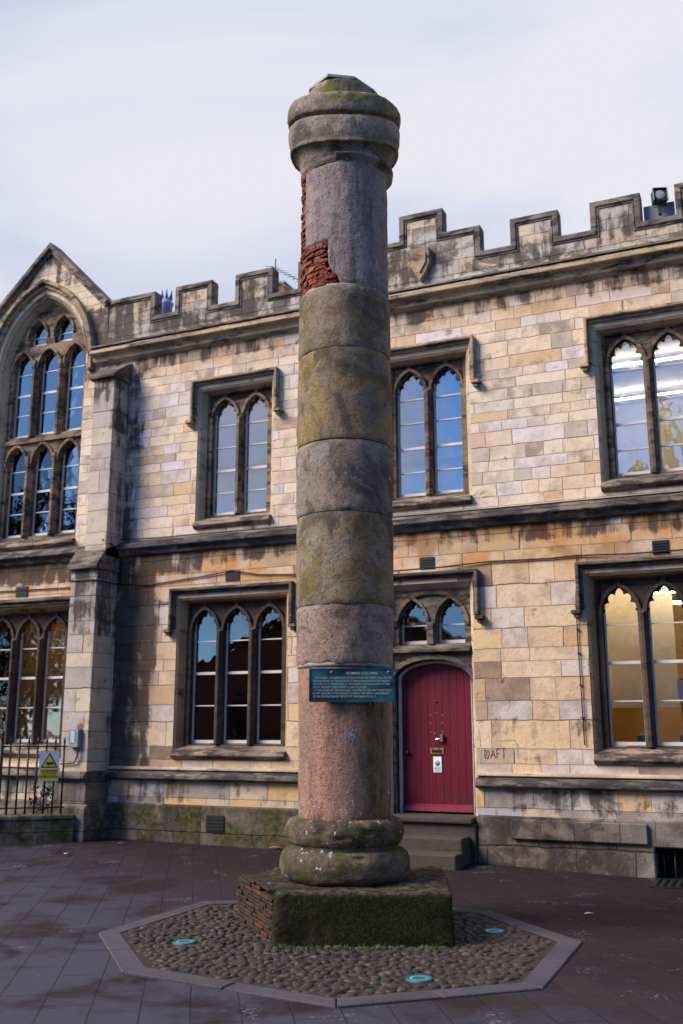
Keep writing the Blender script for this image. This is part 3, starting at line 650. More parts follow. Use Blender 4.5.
n_ = q.noise(1.0, 6, .6, q.scale(q.P, (14, 14, 1.2))); c = q.mix(q.mr(n_, .35, .7), (.118, .002, .017), (.075, .0015, .012)); c = q.mix(q.mr(q.noise(30, 5, .7), .62, .72, 0, .4), c, (.24, .06, .08)); c = q.mix(q.math('MULTIPLY', q.mr(z_, .7, 1.1, 1, 0), q.mr(q.noise(5, 7, .7), .45, .62, 0, .7)), c, (.05, .012, .018))
M['door'] = q.out(q.mix(gr, c, (.09, .003, .015)), .5, q.math('SUBTRACT', n_, gr), .6, .008, spec=.3)
dl = MB(); dl.flat([lowarch(dcx, .503, .585, 2.352, .202)], WY + .29, WY + .34); door = dl.build('door', M['door'], dw)
wb = MB(); prism(wb, dcx - .49, dcx + .49, [(WY + .289, .60), (WY + .245, .60), (WY + .255, .66), (WY + .289, .69)]); wb.build('weather_board', plain('crimson board paint', (.17, .005, .035), .45, .1), door)
h = MB(); h.box(-4.385, -4.19, WY + 0.275, WY + 0.289, 1.335, 1.42); h.build('letter_plate', M['brass'], door, bevel=.004)
h = MB(); h.box(-4.355, -4.22, WY + 0.268, WY + 0.275, 1.36, 1.395); h.build('letter_flap', M['void'], door)
h = MB(); h.box(-4.345, -4.23, WY + 0.284, WY + 0.289, 1.10, 1.305); nt_ = h.build('notice', M['paper'], door)
h = MB(); h.lathe([(.001, -.002), (.034, -.002), (.034, .001)], 24, (-4.287, WY + 0.282, 1.22), 'y'); h.build('logo', plain('blue green print', (.10, .30, .42), .6, .2), nt_)
h = MB(); [h.box(-4.33, -4.245, WY + 0.2815, WY + 0.2835, z, z + .007) for z in (1.165, 1.148, 1.131, 1.114)]; h.box(-4.312, -4.262, WY + 0.2775, WY + 0.2795, 1.214, 1.224); h.build('print_line', plain('grey print', (.22, .28, .34), .6, .1), nt_)
h = MB(); h.tube([(-4.30, WY + 0.25, 1.525), (-4.205, WY + 0.25, 1.545)], .013, 8); h.box(-4.225, -4.195, WY + 0.24, WY + 0.289, 1.50, 1.60); h.build('handle', M['chrome'], door, bevel=.003)
h = MB(); h.lathe([(.001, -.055), (.022, -.05), (.028, -.035), (.018, -.015), (.03, 0), (.03, .004)], 20, (-4.70, WY + 0.286, 1.355), 'y'); h.build('knob', M['iron'], door)
h = MB(); h.lathe([(.001, -.008), (.015, -.006), (.019, .003)], 16, (-4.285, WY + 0.287, 2.035), 'y'); h.build('spyhole', M['iron'], door)
PC = plain('chipped pale paint', (.30, .12, .12), .6, .2)
for dx_, dz_ in ((-.085, .0), (.085, .0), (-.085, -.22), (.085, -.22), (0, .03), (-.03, -.24), (.08, -.1), (-.085, -.11)): h = MB(); h.lathe([(.001, -.003), (.008, -.002), (.010, .001)], 10, (-4.285 + dx_, WY + 0.288, 1.85 + dz_), 'y'); h.build('screw_mark', PC, door)
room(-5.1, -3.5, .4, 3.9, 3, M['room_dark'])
st = MB(); st.box(DX0 - .0, DX1 + .0, WY - .14, WY + .40, -.3, .49); st.box(DX0 + .03, DX1 - .03, WY - .20, WY + .40, .4905, .57)
st.box(DX0 - .05, DX1 - .08, WY - .50, WY - .141, -.3, .345); st.box(DX0 - .10, DX1 - .05, WY - .86, WY - .501, -.3, .19)
st.build('step', M['step'], B, bevel=.022, segs=2)

# rooms behind the windows
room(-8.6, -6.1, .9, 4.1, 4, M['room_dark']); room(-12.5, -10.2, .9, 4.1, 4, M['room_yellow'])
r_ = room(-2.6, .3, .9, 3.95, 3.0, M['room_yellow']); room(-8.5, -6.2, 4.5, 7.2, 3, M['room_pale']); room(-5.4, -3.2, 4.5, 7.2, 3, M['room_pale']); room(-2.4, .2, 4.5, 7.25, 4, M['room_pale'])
wp = MB(); wp.box(-2.59, -1.22, WY + 1.25, WY + 1.30, 1.95, 3.94); wp.build('partition', M['room_pale'], B); wp = MB(); wp.box(-1.0, .0, WY + 2.4, WY + 2.44, 1.0, 1.75); wp.build('partition', M['room_pale'], B)
cf = MB(); cf.box(-1.25, -1.19, WY + 1.88, WY + 1.9, .95, 2.35); cf.box(-1.25, -.5, WY + 1.88, WY + 1.9, 2.30, 2.36); cf.build('cupboard_frame', M['tracery_dk'], B)
ck = MB(); ck.lathe([(.001, -.01), (.13, -.01), (.14, .0), (.14, .02)], 28, (-.98, WY + 1.0, 2.78), 'y'); ck.build('wall_clock', plain('grey clock face', (.22, .17, .15), .5, .2), B)
ps = MB(); ps.box(-1.16, -.76, WY + .42, WY + .425, 2.03, 2.27); po = ps.build('poster', plain('pale blue poster', (.36, .50, .75), .6, .05), B)
ps = MB(); [ps.box(-1.10, -.82, WY + .416, WY + .4185, z, z + .012) for z in (2.20, 2.17, 2.14, 2.11, 2.08)]; ps.build('print_line', plain('blue print', (.2, .3, .55), .6, .1), po)
for bx, c_ in ((-1.10, (.10, .25, .55)), (-.88, (.10, .45, .45)), (-1.62, (.05, .30, .28))):
    t_ = MB(); t_.box(bx - .09, bx + .09, WY + .6, WY + .8, 1.42, 1.60); t_.build('storage_tub', plain('coloured tub', c_, .5, .1), B, bevel=.015)
for x, y, zz_, l_ in ((-2.1, .75, 3.85, .7), (-2.0, .55, 3.80, .6), (-.9, .9, 3.45, 1.2), (-.9, 1.9, 3.42, 1.2), (-1.3, 2.0, 7.1, 1.3), (-1.3, 3.6, 7.1, 1.3), (-11.3, 2.2, 4.0, 1.0)):  # first two are hidden fill tubes, added to brighten the pale partition
    t_ = MB(); t_.tube([(x - l_ / 2 - (.3 if zz_ > 5 else 0), WY + y, zz_), (x + l_ / 2 + .4, WY + y, zz_)], .022, 10); t_.build('ceiling_and_fill_light', M['tube'], B)
for cx, n in UPW[:2]:
    c2 = MB(); x0_, x1_ = opening(cx, n)
    for i in range(2):
        xa = cx + (i - .5) * PITCH
        m_ = MB(); m_.box(xa - .19, xa + .21, WY + .284, WY + .288, (5.70 if cx < -6 else 5.45), 6.9); m_.build('roller_blind', M['blind'], B)
        m_ = MB(); m_.box(xa - .16, xa + .20, WY + .284, WY + .288, 4.92, (5.55 if cx < -6 else 5.36)); m_.build('roller_blind', M['blind'], B)
        if cx < -6:
            m_ = MB(); m_.box(xa - .23, xa - .165, WY + .279, WY + .283, 5.05, 6.2); m_.build('curtain', M['curtain'], B)
# small wall boxes and vents, each a fitting of the wall
for x0_, x1_, z0_, z1_, y_ in ((-7.47, -7.23, 3.84, 3.99, 0), (-4.39, -4.18, 3.82, 3.98, 0), (-1.30, -1.10, 3.81, 3.98, 0), (-11.47, -11.22, 3.81, 3.98, 0), (-7.62, -7.33, .25, .47, .11)):
    v_ = MB(); v_.box(x0_, x1_, WY - y_ - .014, WY - y_ + .02, z0_, z1_)
    for i in range(4): v_.box(x0_ + .015, x1_ - .015, WY - y_ - .022, WY - y_ - .0145, z0_ + .02 + i * (z1_ - z0_ - .03) / 4, z0_ + .03 + i * (z1_ - z0_ - .03) / 4)
    v_.build('vent', M['iron'], B)
# spray marks beside the door
sm = MB()
def stroke(m, pts, r): 
    for a_, b_ in zip(pts, pts[1:]):
        a2, b2 = Vector((a_[0], WY, a_[1])), Vector((b_[0], WY, b_[1])); d_ = (b2 - a2).normalized(); m.obox((a2 + b2) / 2 + Vector((0, -.001, 0)), d_, Vector((0, 1, 0)), d_.cross(Vector((0, 1, 0))), (b2 - a2).length / 2 + r * .3, .0015, r)
GX, GZ = -3.55, 1.30
for s_ in ([(0, 0), (0, .10), (.05, .09), (.06, .05), (.04, 0), (0, .0)], [(.02, .03), (.03, .08)], [(.08, 0), (.11, .10), (.14, .0)], [(.09, .04), (.135, .04)], [(.16, 0), (.16, .11), (.205, .115)], [(.16, .06), (.195, .06)], [(.215, .125), (.28, .125)], [(.25, .125), (.25, -.01)]):
    stroke(sm, [(GX + a_, GZ + b_) for a_, b_ in s_], .005)
sm.build('graffiti', plain('black spray paint', (.05, .045, .045), .7, .2), B)
sm = MB(); stroke(sm, [(-3.40, 1.52), (-3.15, 1.53), (-3.12, 1.47), (-3.12, 1.30)], .008); GP = plain('faded green spray paint', (.24, .46, .28), .8, .2); sm.build('graffiti', GP, B); sm = MB(); stroke(sm, [(-3.62, 1.66), (-3.60, 1.40), (-3.62, 1.22)], .006); sm.build('graffiti', GP, B)

# cables clipped along the facade
cb_ = MB(); cp_ = [(-15, WY - .02, 3.95), (-9.97, WY - .02, 3.90), (-9.96, WY - .545, 3.92), (-9.42, WY - .545, 3.90), (-9.42, WY - .03, 3.90), (-8.8, WY - .02, 3.86), (-7.9, WY - .02, 3.93), (-7.35, WY - .03, 3.99), (-6.9, WY - .02, 3.90), (-6.38, WY - .02, 3.87), (-5.2, WY - .125, 3.83), (-4.75, WY - .125, 3.80), (-4.1, WY - .05, 3.82), (-3.4, WY - .02, 3.86), (-2.6, WY - .02, 3.845), (-2.26, WY - .02, 3.86), (-1.6, WY - .05, 3.83), (-.6, WY - .03, 3.84), (3, WY - .02, 3.85)]
cb_.tube(cp_, .010, 6); tag(cb_.build('cable', M['cable']), 'thin black cable clipped along the wall above the lower windows', 'cable')
cb_ = MB(); cb_.tube([(-2.245, WY - .02, 3.86), (-2.25, WY - .02, 3.74)] + [(-2.28, WY - .02, 3.3), (-2.285, WY - .02, 2.8), (-2.275, WY - .02, 2.2), (-2.265, WY - .02, 1.47)], .008, 6)
for z_ in (3.2, 2.9, 2.6, 2.2, 1.8): cb_.box(-2.295, -2.26, WY - .034, WY + .001, z_, z_ + .012)
tag(cb_.build('cable', M['cable']), 'thin black cable running down the wall left of the lower right window', 'cable')
cb_ = MB(); cb_.tube([(-9.46, WY - .03, 4.60), (-9.40, WY - .05, 4.62), (-8.7, WY - .165, 4.56), (-6.5, WY - .17, 4.555), (-3.2, WY - .17, 4.545), (3, WY - .17, 4.54)], .010, 6); cb_.tube([(-9.46, WY - .42, 4.56), (-9.385, WY - .30, 4.5), (-9.38, WY - .04, 4.45), (-9.37, WY - .035, 3.9)], .012, 6); tag(cb_.build('cable', M['cable']), 'black cable laid along the top of the upper string course', 'cable')

# ------------------------------------------------------------------ roof things
ch = empty('chimney', (-9.76, WY + 1.5, 8.0)); tag(ch, 'bluish chimney pot with a notched crown showing above the left battlements', 'chimney pot')
m = MB(); m.box(-.25, .25, -.22, .22, -.2, .95); m.build('stack', M['parapet'], ch)
m = MB(); m.lathe([(.12, .95), (.11, 1.30), (.135, 1.33), (.135, 1.36), (.10, 1.38), (.085, 1.46), (.06, 1.46), (.06, 1.2)], 16)
for k in range(6): a = k * math.pi / 3; m.tube([(.085 * math.cos(a), .085 * math.sin(a), 1.45), (.10 * math.cos(a), .10 * math.sin(a), 1.60)], [.03, .012], 5)
m.build('pot', plain('blue grey clay', (.20, .22, .42), .6, .15), ch)
ch = empty('chimney', (-7.45, WY + 1.7, 8.0)); tag(ch, 'small orange brick chimney stub beside the television aerial', 'chimney stub'); m = MB(); m.box(-.12, .10, -.15, .15, -.1, 1.33); m.build('stack', plain('orange brick', (.42, .17, .09), .9, .2), ch); m = MB(); m.box(-.14, .12, -.17, .17, 1.33, 1.37); m.build('cap', M['lead'], ch)
an = empty('television_aerial', (-7.50, WY + 1.5, 8.0)); tag(an, 'thin green-grey television aerial on a mast above the parapet', 'aerial')
AM = plain('green grey aerial metal', (.07, .16, .13), .5, .2)
m = MB(); m.tube([(0, 0, 0), (0, 0, 1.80)], .014, 6); m.build('mast', AM, an)
for dz_, ln in ((1.62, .62), (1.40, .58)):
    m = MB(); d0, d1 = Vector((-.08, 0, dz_ + .05)), Vector((ln, -.1, dz_ - .44)); m.tube([d0, d1], .009, 5)
    for k in range(9): p = d0.lerp(d1, k / 8); m.tube([p + Vector((-.03, -.16 + k * .008, -.06)), p + Vector((.03, .16 - k * .008, .06))], .005, 4)
    m.build('boom', AM, an)
fl = empty('floodlight', (-.90, WY - .02, 8.46)); fl.scale = (.74, .74, .74); tag(fl, 'square black floodlight standing in the battlement gap at far right', 'floodlight')
m = MB(); m.box(-.03, .03, -.03, .03, -.08, .08); m.tube([(-.09, 0, .22), (-.09, 0, .08), (.09, 0, .08), (.09, 0, .22)], .012, 6); m.tube([(0, 0, -.10), (0, 0, .10)], .02, 8); m.build('bracket', M['iron'], fl)
m = MB(); rr_ = Matrix.Rotation(R(20), 3, 'Z') @ Matrix.Rotation(R(-8), 3, 'X'); ax, ay, az = rr_ @ Vector((1, 0, 0)), rr_ @ Vector((0, 1, 0)), rr_ @ Vector((0, 0, 1)); c0 = Vector((.0, .02, .27))
m.obox(c0, ax, ay, az, .125, .075, .125); 
for s_ in (-1, 1): m.obox(c0 + ax * s_ * .125 - ay * .09, ax, ay, az, .008, .03, .133)
m.obox(c0 + az * .125 - ay * .09, ax, ay, az, .118, .03, .008); m.build('housing', plain('dark green black metal', (.02, .05, .055), .4, .1), fl, bevel=.006)
m = MB(); m.lathe([(.001, -.0), (.085, .0), (.098, .012), (.098, .02)], 24, (0, 0, 0), 'y'); m.v = [tuple(rr_ @ Vector(v) + c0 - ay * .092) for v in m.v]; m.build('lens', plain('milky lens', (.34, .33, .33), .25, .1), fl)

# ------------------------------------------------------------------ junction box, railings, signs
jb = empty('junction_box', (-9.645, WY - .53, 1.4)); tag(jb, 'small grey metal box fixed to the front of the buttress', 'electrical box')
m = MB(); m.box(-.09, .09, -.08, .0, 0, .27); m.build('case', plain('grey box metal', (.22, .22, .23), .5, .2), jb, bevel=.008); m = MB(); m.box(-.05, .03, -.086, -.0805, .07, .24); m.build('cover', plain('pale blue plastic', (.32, .52, .60), .35, .1), jb)
m = MB(); m.tube([(.06, -.04, .02), (.06, -.04, -.12), (.0, -.03, -.22), (-.25, -.03, -.24)], .012, 6); m.build('conduit', M['cable'], jb)

FA, FB = Vector((-9.70, 12.02, 0)), Vector((-10.95, 10.95, 0))
fd = (FB - FA).normalized(); fnrm = Vector((-fd.y, fd.x, 0)); fl_ = (FB - FA).length
m = MB(); zbase = .07
for k, (z0_, z1_, t_) in enumerate([(-.3, .40, .13), (.4005, .47, .16)]):
    c0 = (FA + FB) / 2 + Vector((0, 0, (z0_ + z1_) / 2)); m.obox(c0, fd, fnrm, Vector((0, 0, 1)), fl_ / 2 + .19, t_, (z1_ - z0_) / 2)
tag(m.build('low_wall', M['base_low'], bevel=.015), 'low mossy stone wall carrying the black railings at far left', 'low wall')
rl = empty('iron_railing', tuple(FA)); tag(rl, 'black spiked iron railings on the low wall at far left', 'railing')
rl.location = FA
sp_ = .125; nb = 13
for k in range(nb):
    p = fd * (k * sp_); post = (k == 7)
    m = MB(); r0 = .032 if post else .014; topz = 1.56 if not post else 1.60
    m.tube([p + Vector((0, 0, .47)), p + Vector((0, 0, topz - .10))], r0, 6)
    if post: m.lathe([(.022, topz - .10), (.03, topz - .08), (.018, topz - .05), (.034, topz - .01), (.025, topz + .03), (.004, topz + .05)], 10, (p.x, p.y, 0))
    else: m.tube([p + Vector((0, 0, topz - .105)), p + Vector((0, 0, topz - .06)), p + Vector((0, 0, topz))], [.011, .017, .002], 6)
    m.build('post' if post else 'bar', M['iron'], rl)
for z_ in (1.42, .56):
    m = MB(); m.obox(fd * (fl_ / 2 - .05) + Vector((0, 0, z_)), fd, fnrm, Vector((0, 0, 1)), fl_ / 2 - .0, .02, .009); m.build('rail', M['iron'], rl)

def textmesh(body, size, mat, name, parent, align='LEFT', sp=1.0, ext=.0012, fw=None):
    cu = bpy.data.curves.new(name, 'FONT'); cu.body = body; cu.size = size; cu.align_x = align; cu.extrude = ext; cu.space_line = sp; cu.resolution_u = 2; cu.offset = size * .012
    o = bpy.data.objects.new('t', cu); COL.objects.link(o); dg = bpy.context.evaluated_depsgraph_get(); dg.update()
    me = bpy.data.meshes.new_from_object(o.evaluated_get(dg)); bpy.data.objects.remove(o)
    if fw:
        w_ = max(v.co.x for v in me.vertices) - min(v.co.x for v in me.vertices)
        for v in me.vertices: v.co.x *= fw / w_
    me.materials.clear(); me.materials.append(mat); o = bpy.data.objects.new(name, me); return link(o, parent)
# warning sign, local x right, z up, facing -y
def sign_local(e): e.rotation_euler = (0, 0, math.atan2(-fd.y, -fd.x)); return e
sg = empty('warning_sign', tuple(FA + fd * .30 + Vector((0, 0, .92)) - fnrm * 0)); sign_local(sg)
front = Vector((math.sin(sg.rotation_euler.z), -math.cos(sg.rotation_euler.z), 0)); sg.location = FA + fd * .20 + front * .03 + Vector((0, 0, .93))
tag(sg, 'white and yellow camera warning sign fixed to the black railings', 'warning sign')
m = MB(); m.box(-.14, .14, -.002, .003, 0, .42); m.build('panel', plain('sign white', (.62, .66, .78), .5, .03), sg)
m = MB(); m.box(-.128, .128, -.005, -.0025, .015, .175); m.build('yellow_field', plain('sign yellow', (.72, .54, .02), .5, .03), sg)
m = MB(); m.flat([[(-.12, .19), (.12, .19), (0, .405)]], -.005, -.0025); m.build('triangle_border', M['iron'], sg)
m = MB(); m.flat([[(-.092, .206), (.092, .206), (0, .372)]], -.008, -.0055); m.build('triangle', plain('sign yellow face', (.74, .56, .02), .5, .03), sg)
m = MB(); m.box(-.045, .035, -.0105, -.0085, .235, .268); m.flat([[(.035, .24), (.058, .232), (.058, .27), (.035, .262)]], -.0105, -.0085); m.box(-.02, -.005, -.0105, -.0085, .222, .235); m.build('camera_symbol', M['iron'], sg)
BK = plain('black print', (.03, .03, .03), .6, .1)
t = textmesh('WARNING\nCCTV IN\nOPERATION', .050, BK, 'lettering', sg, 'CENTER', .85, .0006); t.rotation_euler = (R(90), 0, 0); t.location = (0, -.0062, .13)
sg = empty('red_sign', tuple(FA + fd * 1.22 + front * .03 + Vector((0, 0, 1.10)))); sign_local(sg); tag(sg, 'small red sign on the railings cut by the left edge of the photo', 'sign')
m = MB(); m.box(-.12, .09, -.002, .003, 0, .15); m.build('panel', plain('sign red', (.52, .03, .02), .5, .05), sg); m = MB(); m.box(-.08, .05, -.0045, -.0025, .05, .10); m.build('white_bar', M['paper'], sg)
# flowers behind the railings
pf_ = MB(); rn = random.Random(5)
lv = MB()
for k in range(170):
    c0 = Vector((-10.15 + rn.uniform(-.35, .18), 12.35 + rn.uniform(-.1, .2), .40 + rn.uniform(0, .42))); d_ = Vector((rn.uniform(-1, 1), rn.uniform(-1, 1), rn.uniform(-.2, 1))).normalized(); s_ = d_.orthogonal().normalized(); l_ = rn.uniform(.03, .06)
    lv.add([c0 - d_ * l_, c0 + s_ * l_ * .4, c0 + d_ * l_, c0 - s_ * l_ * .4], [(0, 1, 2, 3)])
pe = empty('flowering_plant', (-10.1, 12.3, 0)); tag(pe, 'small flowering plant with violet blooms behind the iron railings', 'plant')
def rel(mb, o): mb.v = [tuple(Vector(v) - o.location) for v in mb.v]; return mb
rel(lv, pe).build('leaves', plain('dull leaf green', (.035, .055, .02), .7, .3), pe, recalc=False)
VP = plain('violet petal', (.07, .02, .22), .6, .2)
for k in range(3):
    c0 = Vector((-10.2 + rn.uniform(-.3, .1), 12.25, .72 + rn.uniform(-.12, .10)))
    pf_ = MB()
    for q_ in range(5): a = q_ * 1.256; p = c0 + Vector((math.cos(a), 0, math.sin(a))) * .022; pf_.lathe([(.001, -.006), (.020, 0), (.001, .006)], 8, tuple(p), 'y')
    rel(pf_, pe).build('bloom', VP, pe)
m = MB(); [m.tube([(x, 0, 0), (x + .03, 0, .5)], .006, 5) for x in (-.4, -.2, 0, .15)]; m.build('stem', plain('stem green', (.04, .06, .02), .8, .2), pe)
m = MB()
gy0, gy1 = 12.0, 12.60
for k in range(15): x = -1.46 + k * .085; m.box(x, x + .022, gy0, gy1, -.075, -.035)
m.box(-1.50, -.2, gy0 - .04, gy0, -.08, -.032); m.box(-1.50, -.2, gy1, gy1 + .03, -.08, -.032)
tag(m.build('drain_grate', M['iron']), 'black iron grate in the ground below the cellar opening', 'grate')
m = MB(); m.box(-1.5, -.2, gy0 - .01, gy1 + .01, -.054, -.050); tag(m.build('grate_pit', M['void']), kind='structure')

# ------------------------------------------------------------------ the column
C = empty('roman_column', (CX, CY, 0), TH); tag(C, 'tall weathered stone drum column with moss and a broken capital', 'column')
def stonecol(name, c1, c2, c3, dark, darkthr=.55, green=None, white=0, seed=0, vstreak=False, pale=None, run=False):
    g = NG(name); mp = g.n('ShaderNodeMapping'); g._in(mp.inputs[0], g.P); mp.inputs['Location'].default_value = (seed, seed * 1.7, seed * .6); P = mp.outputs[0]
    if vstreak:
        m2 = g.n('ShaderNodeMapping'); g._in(m2.inputs[0], P); m2.inputs['Scale'].default_value = (3.2, 3.2, .55); PV = m2.outputs[0]
    else: PV = P
    a = g.noise(1.5, 6, .6, PV, .3); b = g.noise(2.6, 8, .66, PV, .6); f = g.noise(70, 5, .7); mid = g.noise(11, 7, .68, P)
    col = g.mix(g.mr(a, .38, .60), c1, c2); col = g.mix(g.mr(b, .46, .60), col, c3)
    col = g.mix(g.mr(g.noise(2.0, 7, .62, PV, .8), darkthr - .05, darkthr + .07, 0, .88), col, dark)
    col = g.mix(g.mr(mid, .48, .66, 0, .55), col, tuple(v * .5 for v in c1)); col = g.mix(g.mr(f, .50, .68, 0, .5), col, tuple(v * .35 for v in c1))
    col = g.mix(g.mr(g.noise(110, 3, .6), .60, .72, 0, .35), col, tuple(min(1, v * 1.9) for v in c2))
    sp = g.noise(34, 6, .78, P); col = g.mix(g.mr(sp, .52, .62, 0, .72), col, tuple(v * .30 for v in c1)); col = g.mix(g.mr(sp, .44, .36, 0, .30), col, tuple(min(1, v * 1.8) for v in c2))
    if pale: col = g.mix(g.mr(g.noise(3.4, 6, .6, P), .60, .66, 0, .6), col, pale)
    if green:
        gc, thr, (zl, zh) = green; x, y, z = g.sep()
        col = g.mix(g.math('MULTIPLY', g.mr(g.noise(4, 7, .66, P), thr - .05, thr + .06), g.band(z, zl, zh, .05)), col, g.mix(g.noise(16, 4), tuple(v * .4 for v in gc), gc))
    if run:
        x, y, z = g.sep(); col = g.mix(g.math('MULTIPLY', g.band(x, .17, .36, .05), g.mr(b, .34, .50, 0, .85)), col, g.mix(g.mr(mid, .40, .60), (.055, .042, .022), (.155, .115, .035)))
        white_z = g.mr(z, 1.0, 1.5, 1, 0)
    if white: col = g.mix(white_z if run else 1.0, col, g.mix(g.math('MULTIPLY', g.mr(g.noise(19, 5, .62), .61, .65), g.mr(g.noise(2.2, 3, .5, P), .46, .56)), col, (.46, .47, .45)))
    pits = g.vor(26, P); h = g.math('MULTIPLY_ADD', g.math('ADD', f, g.math('MULTIPLY', sp, -1.6)), .5, g.math('MULTIPLY_ADD', mid, 1.2, g.mr(pits, .0, .28, 0, .5)))
    return g.out(col, .9, h, .8, .016, spec=.2)
OL = (.20, .145, .06)
drums = [  # z0, z1, r0, r1, material
 (2.215, 2.725, .437, .444, stonecol('brown drum stone', (.26, .18, .145), (.30, .235, .20), (.19, .15, .125), (.075, .055, .045), .56, seed=3)),
 (2.735, 3.555, .446, .452, stonecol('olive drum stone', (.24, .18, .125), (.23, .195, .145), (.20, .145, .055), (.07, .055, .045), .55, (OL, .58, (2.7, 3.6)), 0, 5)),
 (3.565, 4.225, .452, .454, stonecol('grey drum stone', (.25, .20, .16), (.17, .14, .115), (.25, .205, .17), (.062, .05, .042), .56, None, 0, 8, pale=(.30, .27, .27))),
 (4.235, 5.115, .453, .447, stonecol('ochre drum stone', (.25, .18, .12), (.18, .15, .12), (.26, .185, .075), (.065, .05, .04), .54, (OL, .60, (4.2, 5.2)), 0, 11)),
 (5.125, 5.735, .447, .440, stonecol('mossy grey drum stone', (.23, .175, .13), (.21, .17, .13), (.16, .12, .075), (.07, .055, .045), .56, (OL, .60, (5.2, 5.9)), 0, 14)),
]
LD = stonecol('pink drum stone', (.30, .175, .135), (.22, .155, .13), (.38, .205, .15), (.10, .075, .065), .60, None, 1, 1, True, run=True)
# olive damp run down the right of the pink drum
def drum(name, z0, z1, r0, r1, mat, seed, chip=.012, rot=0, seg=120, rings=26, parent=C, cut=None):
    m = MB(); vs = []; NZ = rings
    prof_ = [(.82, z0 + .001)] + [None] * (NZ + 1) + [(.82, z1 - .001)]
    zsn = [z0 + (z1 - z0) * (.5 - .5 * math.cos(math.pi * i / NZ)) for i in range(NZ + 1)]
    ringsz = [(z0, .80)] + [(z, 1.0) for z in zsn] + [(z1, .80)]
    for j, (z, k) in enumerate(ringsz):
        t = (z - z0) / (z1 - z0)
        for i in range(seg):
            a = 2 * math.pi * i / seg; r = (r0 + (r1 - r0) * t)
            p = Vector((math.cos(a) * 2, math.sin(a) * 2, z * 2 + seed * 7))
            r += .010 * noise.noise(p * .8) + .007 * noise.noise(p * 2.5) + .003 * noise.noise(p * 9)
            e = min(z - z0, z1 - z); ch_ = max(0, noise.noise(p * 2.2 + Vector((9, 3, 1)))) * chip * 2.2 + .004
            if e < .05: r -= (ch_ + .004) * (1 - e / .05) ** 2
            r *= k if k < 1 else 1
            zo = z
            if cut and k == 1: 
                ct = cut(a, z)
                if ct > 0: r -= ct
            elif cut and k < 1: r = min(r, r0 * .75)
            vs.append((math.cos(a) * r, math.sin(a) * r, zo))
    n = len(ringsz)
    fs = [(j * seg + i, j * seg + (i + 1) % seg, (j + 1) * seg + (i + 1) % seg, (j + 1) * seg + i) for j in range(n - 1) for i in range(seg)]
    fs += [tuple(range(seg))[::-1], tuple((n - 1) * seg + i for i in range(seg))]
    m.add(vs, fs, True); return m.build(name, mat, parent)
q_ = stonecol
d = drum('drum', .90, 2.205, .408, .424, LD, 1, .006)
for k, (z0, z1, r0, r1, mt) in enumerate(drums): drum('drum', z0, z1, r0, r1, mt, k + 2, .009)
# mortar in the joints
jm_ = MB()
for z in (2.21, 2.73, 3.56, 4.23, 5.12, 5.74): jm_.lathe([(.425, z - .02), (.432, z), (.425, z + .02)], 64)
jm_.build('mortar_joint', plain('pale lime mortar', (.26, .24, .23), .9, .25, sc=12), C)
# top drum, broken away on its left to a brick core
def ang(a):    # angle from the side facing the camera, negative to the left
    d_ = math.degrees(a) + 90; return (d_ + 180) % 360 - 180
def cutf(a, z):
    t = ang(a); wob = 3 * noise.noise(Vector((z * 6, 0, 2))) + 1.5 * noise.noise(Vector((z * 17, 0, 5)))
    if z > 6.20: rt = -62 + wob
    elif z > 5.98: rt = -22 + wob
    else: rt = -22 + (5.98 - z) / .22 * 17 + wob
    if t < rt and t > -165: return .055
    return 0
TD = stonecol('lilac grey drum stone', (.23, .185, .185), (.17, .135, .13), (.29, .245, .24), (.085, .068, .07), .60, None, 0, 20, True, pale=(.34, .26, .22))
drum('drum', 5.745, 7.06, .436, .424, TD, 9, .010, rings=90, seg=240, cut=cutf)
bk_ = MB(); rb = random.Random(11); z = 5.755; kz = 0
while z < 7.03:
    h = rb.uniform(.026, .034); a = R(-90 - 166) + rb.uniform(0, .1)
    while a < R(-90 + 2):
        w_ = rb.uniform(.16, .34); am = a + w_ / 2
        if cutf(am, z + h / 2) > 0 or cutf(a + w_ * .9, z + h / 2) > 0:
            jit = rb.uniform(-.018, .010)
            a0_, a1_ = a, min(a + w_ - .025, R(-90) + R(-3)); vs = []
            for zz_ in (z, z + h - .006):
                for rr2, sgn in ((.30, 0), (.428 + jit, 1)):
                    for q2 in range(5): aa = a0_ + (a1_ - a0_) * q2 / 4; r2 = rr2 + (rb.uniform(-.006, .004) if sgn else 0); vs.append((math.cos(aa) * r2, math.sin(aa) * r2, zz_ + rb.uniform(-.002, .002)))
            fs = []
            for q2 in range(4): fs += [(5 + q2, 6 + q2, 16 + q2, 15 + q2), (q2, q2 + 1, 6 + q2, 5 + q2), (10 + q2, 15 + q2, 16 + q2, 11 + q2)]
            fs += [(0, 5, 15, 10), (4, 14, 19, 9)]
            bk_.add(vs, fs)
        a += w_
    z += h; kz += 1
q = NG('old thin roman brick'); gi = q.n('ShaderNodeNewGeometry'); ri = gi.outputs['Random Per Island']
c = q.ramp(ri, [(0, (0.1768, 0.0442, 0.0204)), (.3, (0.2448, 0.0680, 0.0306)), (.55, (0.1360, 0.0374, 0.0238)), (.75, (0.2856, 0.0952, 0.0442)), (.9, (0.0816, 0.0306, 0.0238))], True); c = q.mix(q.mr(q.noise(22, 6, .7), .5, .64, 0, .8), c, (.035, .022, .020))
M['rbrick'] = q.out(c, .9, q.noise(40, 5, .7), .6, .008, spec=.2)
bk_.build('brick_core', M['rbrick'], C)
